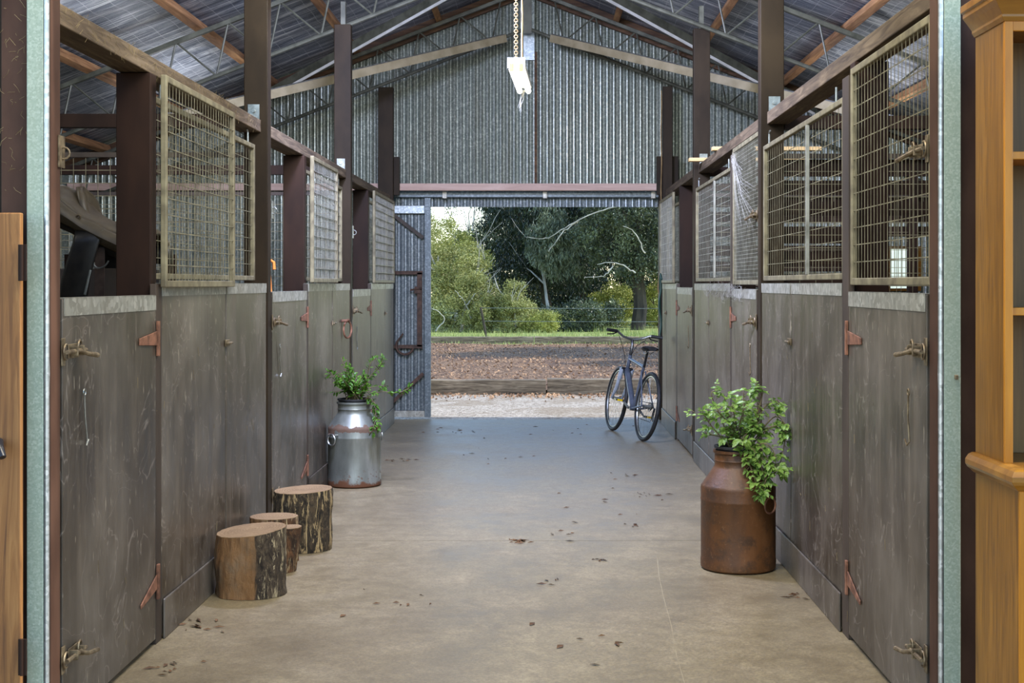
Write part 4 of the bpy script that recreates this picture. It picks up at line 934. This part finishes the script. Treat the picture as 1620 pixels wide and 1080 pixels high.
for i in range(11000):
    z_=rr.random(); 
    if z_<.12: x=rr.uniform(-12,12); y=rr.uniform(34.7,35.45); h=rr.uniform(.03,.12)
    else: x=rr.uniform(-14,14); y=35.75+rr.random()**1.5*7; h=rr.uniform(.08,.22)*(1.7 if x>1.5 and rr.random()<.5 else 1)
    a=rr.uniform(0,PI); w=.012; b=Vector((x,y,.02)); q=Vector((math.cos(a)*w,math.sin(a)*w,0)); tp=b+Vector((rr.gauss(0,.05),rr.gauss(0,.05),h))
    m.add([b-q,b+q,tp],[(0,1,2)])
o=m.build('grass_tufts',M['grass'],recalc=False); tag(o,'bright green grass growing along the far sleepers','grass',None,'stuff')
m=MB()
for i in range(16000):
    x=rr.uniform(-9,9); y=rr.uniform(20,34.8) if rr.random()<.8 else (19.72-abs(rr.gauss(0,.45))); L=rr.uniform(.012,.035); a=rr.uniform(0,PI)
    z0=.05 if y>19.8 else -.015
    p=Vector((x,y,z0+rr.random()*.02)); q=Vector((math.cos(a)*L,math.sin(a)*L,rr.uniform(-.01,.02))); s_=Vector((-math.sin(a)*L*.4,math.cos(a)*L*.4,rr.uniform(-.01,.02))); m.add([p-q,p+s_,p+q,p-s_],[(0,1,2,3)])
o=m.build('bark_chips',m_simple('bark_chip',(104,72,48),(192,154,118),3,(1,1,1),.8,0,.1,.001),recalc=False); tag(o,'loose bark chips strewn over the mulch bed','bark chips',None,'stuff')

# ------------------------------------------------------------------ trees
def crown_mesh(name,blobs,nclump,nleaf,L,W,seed,mat,droop=.6,spread=.28):
    spread*=.62; nclump=int(nclump*.75); nleaf=int(nleaf*1.5)
    rr=random.Random(seed); m=MB(); vol=[b[3]*b[4]*b[5] for b in blobs]; tot=sum(vol)
    V=[];F=[]
    for bi,b in enumerate(blobs):
        k=max(3,int(nclump*vol[bi]/tot))
        for i in range(k):
            d=Vector((rr.gauss(0,1),rr.gauss(0,1),rr.gauss(0,1))).normalized(); r=rr.random()**.33
            r=.55+.45*r if rr.random()<.8 else r
            c=Vector((b[0]+d.x*b[3]*r,b[1]+d.y*b[4]*r,b[2]+d.z*b[5]*r)); 
            for j in range(nleaf):
                p=c+Vector((rr.gauss(0,spread),rr.gauss(0,spread),rr.gauss(0,spread*.8)))
                if p.z<.05: p.z=.05+rr.random()*.2
                dd=Vector((rr.gauss(0,.7),rr.gauss(0,.7),-droop+rr.gauss(0,.5))).normalized(); a=dd.cross(Vector((rr.gauss(0,1),rr.gauss(0,1),rr.gauss(0,1)))).normalized()
                l=L*rr.uniform(.6,1.3); w=W*rr.uniform(.7,1.3); o=len(V)
                V += [p,p+dd*l*.5+a*w,p+dd*l,p+dd*l*.5-a*w]; F.append((o,o+1,o+2,o+3))
    me=bpy.data.meshes.new(name); me.from_pydata(V,[],F); me.materials.append(mat); return me
def branches(m,p,d,L,r,depth,rr,spread=.5):
    pts=[p]; q=p.copy(); dd=d.copy()
    for i in range(5):
        dd=(dd+Vector((rr.gauss(0,.10),rr.gauss(0,.10),rr.gauss(0,.06)+.03))).normalized(); q=q+dd*L/5; pts.append(q.copy())
    m.tube(pts,[r*(1-.12*i) for i in range(6)],7 if depth>1 else 5)
    if depth>0:
        for i in range(3 if depth>1 else 3):
            k=rr.choice([3,4,5]); nd=(dd+Vector((rr.gauss(0,spread),rr.gauss(0,spread),rr.uniform(-.1,.4)))).normalized(); branches(m,pts[k],nd,L*.65,r*.45,depth-1,rr,spread)
def tree(name,loc,label,cat,blobs,nclump,nleaf,L,W,seed,mat,trunk=None,tm='trunk',droop=.6,spread=.28,group=None,tdepth=2):
    t=thing(name,loc,label,cat,group)
    me=crown_mesh('foliage',blobs,nclump,nleaf,L,W,seed,M[mat],droop,spread); o=bpy.data.objects.new('foliage',me); COL.objects.link(o); o.parent=t
    if trunk:
        rr=random.Random(seed+1); m=MB(); branches(m,Vector((0,0,-.1)),Vector(trunk[2]).normalized() if len(trunk)>2 else Vector((0,0,1)),trunk[0],trunk[1],tdepth,rr)
        m.v=[v+Vector(loc) for v in m.v]; m.build('trunk',M[tm],t,smooth=True)
    return t
TG='olive shrubs beyond the lawn'; DG='dark trees beyond the lawn'
# sunlit olive / acacia shrubs on the left
tree('olive_shrub',(-3.75,44.5,0),'tall olive green shrub filling the left of the doorway view','shrub',[(0,0,1.2,1.2,1.2,1.3),(-.1,0,2.6,.95,1.1,1.2),(-1.4,.4,2.6,1.5,1.3,1.9),(-.5,.3,3.6,.8,1,.7)],230,95,.085,.016,1,'eucL',(2.6,.07),'trunkpale',.2,.20,TG)
tree('olive_shrub',(-2.55,44.0,0),'rounded olive shrub with pale branches left of the leaning fence post','shrub',[(0,0,1.0,1.1,1.0,1.1),(.0,.2,2.0,.9,.9,.8)],170,95,.085,.016,2,'eucL',(1.7,.06),'trunkpale',.2,.2,TG)
tree('olive_shrub',(-2.9,46.5,0),'yellow green topped shrub standing behind the olive shrubs','shrub',[(.15,0,2.1,1.0,1,.9),(-.3,.2,3.0,.8,1,.7)],130,90,.085,.018,3,'eucY',(2.2,.06),'trunkpale',.1,.2,TG)
tree('olive_shrub',(-1.7,43.2,0),'low olive shrub around the leaning fence post','shrub',[(0,0,.6,.75,.7,.65),(.2,.2,1.0,.5,.6,.45)],90,90,.075,.015,4,'eucL',(1.0,.04),'trunkpale',.2,.16,TG)
tree('olive_shrub',(-.85,43.0,0),'cone shaped grey green shrub right of the fence post','shrub',[(0,0,.55,.62,.6,.6),(.0,0,1.15,.42,.4,.5)],100,95,.075,.014,5,'eucL',(1.2,.05),'trunkpale',.5,.14,TG)
tree('olive_shrub',(-.15,42.8,0),'small bright green shrub in front of the dark trees','shrub',[(0,0,.30,.55,.4,.32),(.3,0,.45,.35,.4,.3)],60,90,.06,.013,6,'eucY',None,'trunk',.2,.13,TG)
# dark tall trees
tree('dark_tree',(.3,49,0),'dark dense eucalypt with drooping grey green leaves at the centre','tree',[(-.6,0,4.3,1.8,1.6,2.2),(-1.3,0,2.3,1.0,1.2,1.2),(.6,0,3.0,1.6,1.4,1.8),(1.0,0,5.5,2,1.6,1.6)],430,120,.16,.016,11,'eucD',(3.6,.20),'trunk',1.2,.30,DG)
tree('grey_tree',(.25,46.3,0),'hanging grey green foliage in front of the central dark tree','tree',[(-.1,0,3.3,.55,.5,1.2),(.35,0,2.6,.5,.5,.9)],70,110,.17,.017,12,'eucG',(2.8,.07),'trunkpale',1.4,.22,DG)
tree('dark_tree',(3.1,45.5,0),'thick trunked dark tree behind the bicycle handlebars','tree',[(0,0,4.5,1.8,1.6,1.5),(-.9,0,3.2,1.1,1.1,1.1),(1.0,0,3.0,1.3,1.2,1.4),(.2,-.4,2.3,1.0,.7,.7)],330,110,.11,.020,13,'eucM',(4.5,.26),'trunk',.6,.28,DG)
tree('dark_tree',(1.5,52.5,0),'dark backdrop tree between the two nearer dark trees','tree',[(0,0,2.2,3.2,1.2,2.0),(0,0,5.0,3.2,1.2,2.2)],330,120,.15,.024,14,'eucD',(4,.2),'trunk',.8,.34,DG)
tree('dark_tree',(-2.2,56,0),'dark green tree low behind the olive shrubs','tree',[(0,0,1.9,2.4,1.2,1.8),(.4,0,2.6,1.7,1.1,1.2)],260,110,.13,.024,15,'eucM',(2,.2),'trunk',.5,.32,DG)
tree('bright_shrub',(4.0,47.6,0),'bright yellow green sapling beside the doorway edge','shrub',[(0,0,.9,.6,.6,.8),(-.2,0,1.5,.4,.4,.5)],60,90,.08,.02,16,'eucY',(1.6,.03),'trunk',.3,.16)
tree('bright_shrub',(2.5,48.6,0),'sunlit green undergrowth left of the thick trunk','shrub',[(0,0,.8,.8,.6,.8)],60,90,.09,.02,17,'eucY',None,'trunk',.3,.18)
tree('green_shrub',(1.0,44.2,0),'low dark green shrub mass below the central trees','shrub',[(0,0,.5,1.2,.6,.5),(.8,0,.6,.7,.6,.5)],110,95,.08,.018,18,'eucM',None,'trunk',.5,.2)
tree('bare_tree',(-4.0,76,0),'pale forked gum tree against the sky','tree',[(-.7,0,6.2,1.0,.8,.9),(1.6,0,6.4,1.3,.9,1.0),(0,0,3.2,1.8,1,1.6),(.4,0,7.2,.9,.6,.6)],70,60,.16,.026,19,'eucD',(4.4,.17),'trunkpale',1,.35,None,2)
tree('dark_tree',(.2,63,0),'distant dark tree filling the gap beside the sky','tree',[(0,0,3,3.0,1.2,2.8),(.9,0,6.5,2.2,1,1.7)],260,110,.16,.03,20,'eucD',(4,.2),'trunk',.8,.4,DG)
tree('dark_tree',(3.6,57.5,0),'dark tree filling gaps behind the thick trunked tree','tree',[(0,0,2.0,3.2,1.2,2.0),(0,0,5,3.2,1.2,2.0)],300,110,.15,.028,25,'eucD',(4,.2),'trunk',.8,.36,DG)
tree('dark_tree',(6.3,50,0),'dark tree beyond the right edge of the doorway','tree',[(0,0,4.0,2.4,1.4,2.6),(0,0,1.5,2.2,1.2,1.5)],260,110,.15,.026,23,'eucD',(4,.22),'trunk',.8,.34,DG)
tree('olive_shrub',(-7.0,47,0),'large olive tree hidden left of the doorway','tree',[(0,0,3,2.6,1.6,2.8)],240,100,.13,.024,24,'eucL',(3,.15),'trunkpale',.4,.34,TG)
# big tree off to the right whose shade falls on the mulch
tree('shade_tree',(8.0,27.0,0),'large spreading tree right of the mulch bed casting shade','tree',[(0,2.4,6.6,2.6,1.3,1.4),(-1.4,2.2,5.6,1.6,.8,.7),(-.4,4.8,6.0,2.4,1.0,.9),(.6,-.6,6.0,1.6,.7,.8)],260,90,.2,.05,22,'eucD',(5,.3),'trunk',.6,.45)
m=MB()
def smooth_pts(P,k=6):
    P=[Vector(p) for p in P]; Q=[]
    for i in range(len(P)-1):
        p0=P[max(i-1,0)];p1=P[i];p2=P[i+1];p3=P[min(i+2,len(P)-1)]
        for q in range(k):
            u=q/k; Q.append(.5*((2*p1)+(p2-p0)*u+(2*p0-5*p1+4*p2-p3)*u*u+(3*p1-p0-3*p2+p3)*u**3)+Vector((R.gauss(0,.012),0,R.gauss(0,.012))))
    return Q+[P[-1]]
for pts in ([(3.9,43.2,4.05),(2.6,43.2,4.0),(1.6,43.2,3.75),(.7,43.1,3.3),(.1,43.1,2.95),(-.5,43.1,3.0)],[(1.1,43.2,3.5),(.6,43.1,3.1),(.2,43.1,2.55)],[(3.2,43.4,2.5),(2.9,43.2,3.1),(2.5,43.2,3.35)],[(2.9,43.3,1.9),(2.3,43.2,2.2),(1.7,43.2,2.15)],[(2.2,43.2,2.1),(1.9,43.2,1.8),(1.3,43.2,1.75)],[(-2.2,43.0,.5),(-2.4,43,1.0),(-2.7,43,1.35)],[(-2.35,43.0,.9),(-2.05,43,1.25)],[(-3.3,42.8,.1),(-3.0,42.8,.5),(-3.4,42.8,.8)]):
    q=smooth_pts(pts); m.tube(q,[.026-.02*i/len(q) for i in range(len(q))],5)
o=m.build('fallen_branches',M['trunkpale'],smooth=True); tag(o,'bare pale branches arching through the dark foliage','branches',None,'stuff')

# ------------------------------------------------------------------ light
W=bpy.data.worlds.new('World'); SC.world=W; W.use_nodes=True; nt=W.node_tree; bg=nt.nodes['Background']
sky=nt.nodes.new('ShaderNodeTexSky'); sky.sky_type='NISHITA'; sky.sun_disc=False; sky.sun_elevation=math.radians(42); sky.sun_rotation=math.radians(90); sky.air_density=1.0; sky.dust_density=.15; sky.ozone_density=1.2
nt.links.new(sky.outputs[0],bg.inputs[0]); bg.inputs[1].default_value=.44
def light(kind,name,loc,rot,energy,col,**k):
    d=bpy.data.lights.new(name,kind); d.energy=energy; d.color=col
    for a,b in k.items(): setattr(d,a,b)
    o=bpy.data.objects.new(name,d); o.location=loc; o.rotation_euler=rot; COL.objects.link(o); return o
sd_=Vector((1,-.05,.95)).normalized(); q=sd_.to_track_quat('Z','Y').to_euler()
light('SUN','sun',(20,10,20),q,4.6,(1,.95,.86),angle=.009)
light('AREA','near_warm_fill',(-.16,4.2,4.2),(math.radians(-10),0,0),165,(1,.88,.66),shape='RECTANGLE',size=2.6,size_y=1.2)  # added warm fill over the near end, no fixture there
light('AREA','aisle_warm_fill',(-.16,7.2,3.9),(0,0,0),42,(1,.92,.80),shape='RECTANGLE',size=.5,size_y=1.6)  # extra downward fill for the aisle, unseen above the view
for s in (-1,1):
    for y in (6.6,10.2,13.8):
        light('AREA','stall_fill',(XC+s*3.3,y,2.9),(0,0,0),14,(1,.95,.86),shape='SQUARE',size=.6)  # added fill inside each stall, not a real lamp
        light('AREA','stall_up_fill',(XC+s*3.3,y,2.92),(math.radians(180),0,0),9,(.95,.97,1),shape='SQUARE',size=.6)  # added upward fill that brightens the roof above the stalls
light('AREA','aisle_up_fill',(-.16,7.4,3.3),(math.radians(135),0,0),150,(.92,.96,1),shape='RECTANGLE',size=2.0,size_y=.6)  # unseen upward fill, stands in for bounce light on the roof foil
light('AREA','gable_fill',(-.16,5.6,3.5),(math.radians(78),0,0),88,(.95,.98,1),shape='RECTANGLE',size=1.6,size_y=.5)  # added fill aimed at the gable wall, no flood lamp hangs here
light('AREA','far_cool_fill',(-1.0,8.9,4.0),(math.radians(35),math.radians(-30),0),400,(.60,.66,1),shape='RECTANGLE',size=.6,size_y=.6)  # added bluish fill for the far floor and right panels

# ------------------------------------------------------------------ camera
cd=bpy.data.cameras.new('camera'); cd.sensor_width=36; cd.sensor_fit='HORIZONTAL'; cd.lens=2200/1620*36
cd.shift_x=-48/1620; cd.shift_y=-91/1620; cd.clip_start=.05; cd.clip_end=500
co=bpy.data.objects.new('camera',cd); co.location=(0,0,1.55); co.rotation_euler=(math.radians(90),0,0); COL.objects.link(co); SC.camera=co
vs=SC.view_settings; vs.view_transform='Standard'; vs.look='None'; vs.exposure=0.0; vs.gamma=1; vs.use_curve_mapping=False
SC.cycles.max_bounces=8; SC.cycles.diffuse_bounces=4; SC.cycles.glossy_bounces=4; SC.cycles.transparent_max_bounces=8
SC.cycles.use_denoising=True; SC.cycles.sample_clamp_indirect=6; SC.cycles.caustics_reflective=False; SC.cycles.caustics_refractive=False
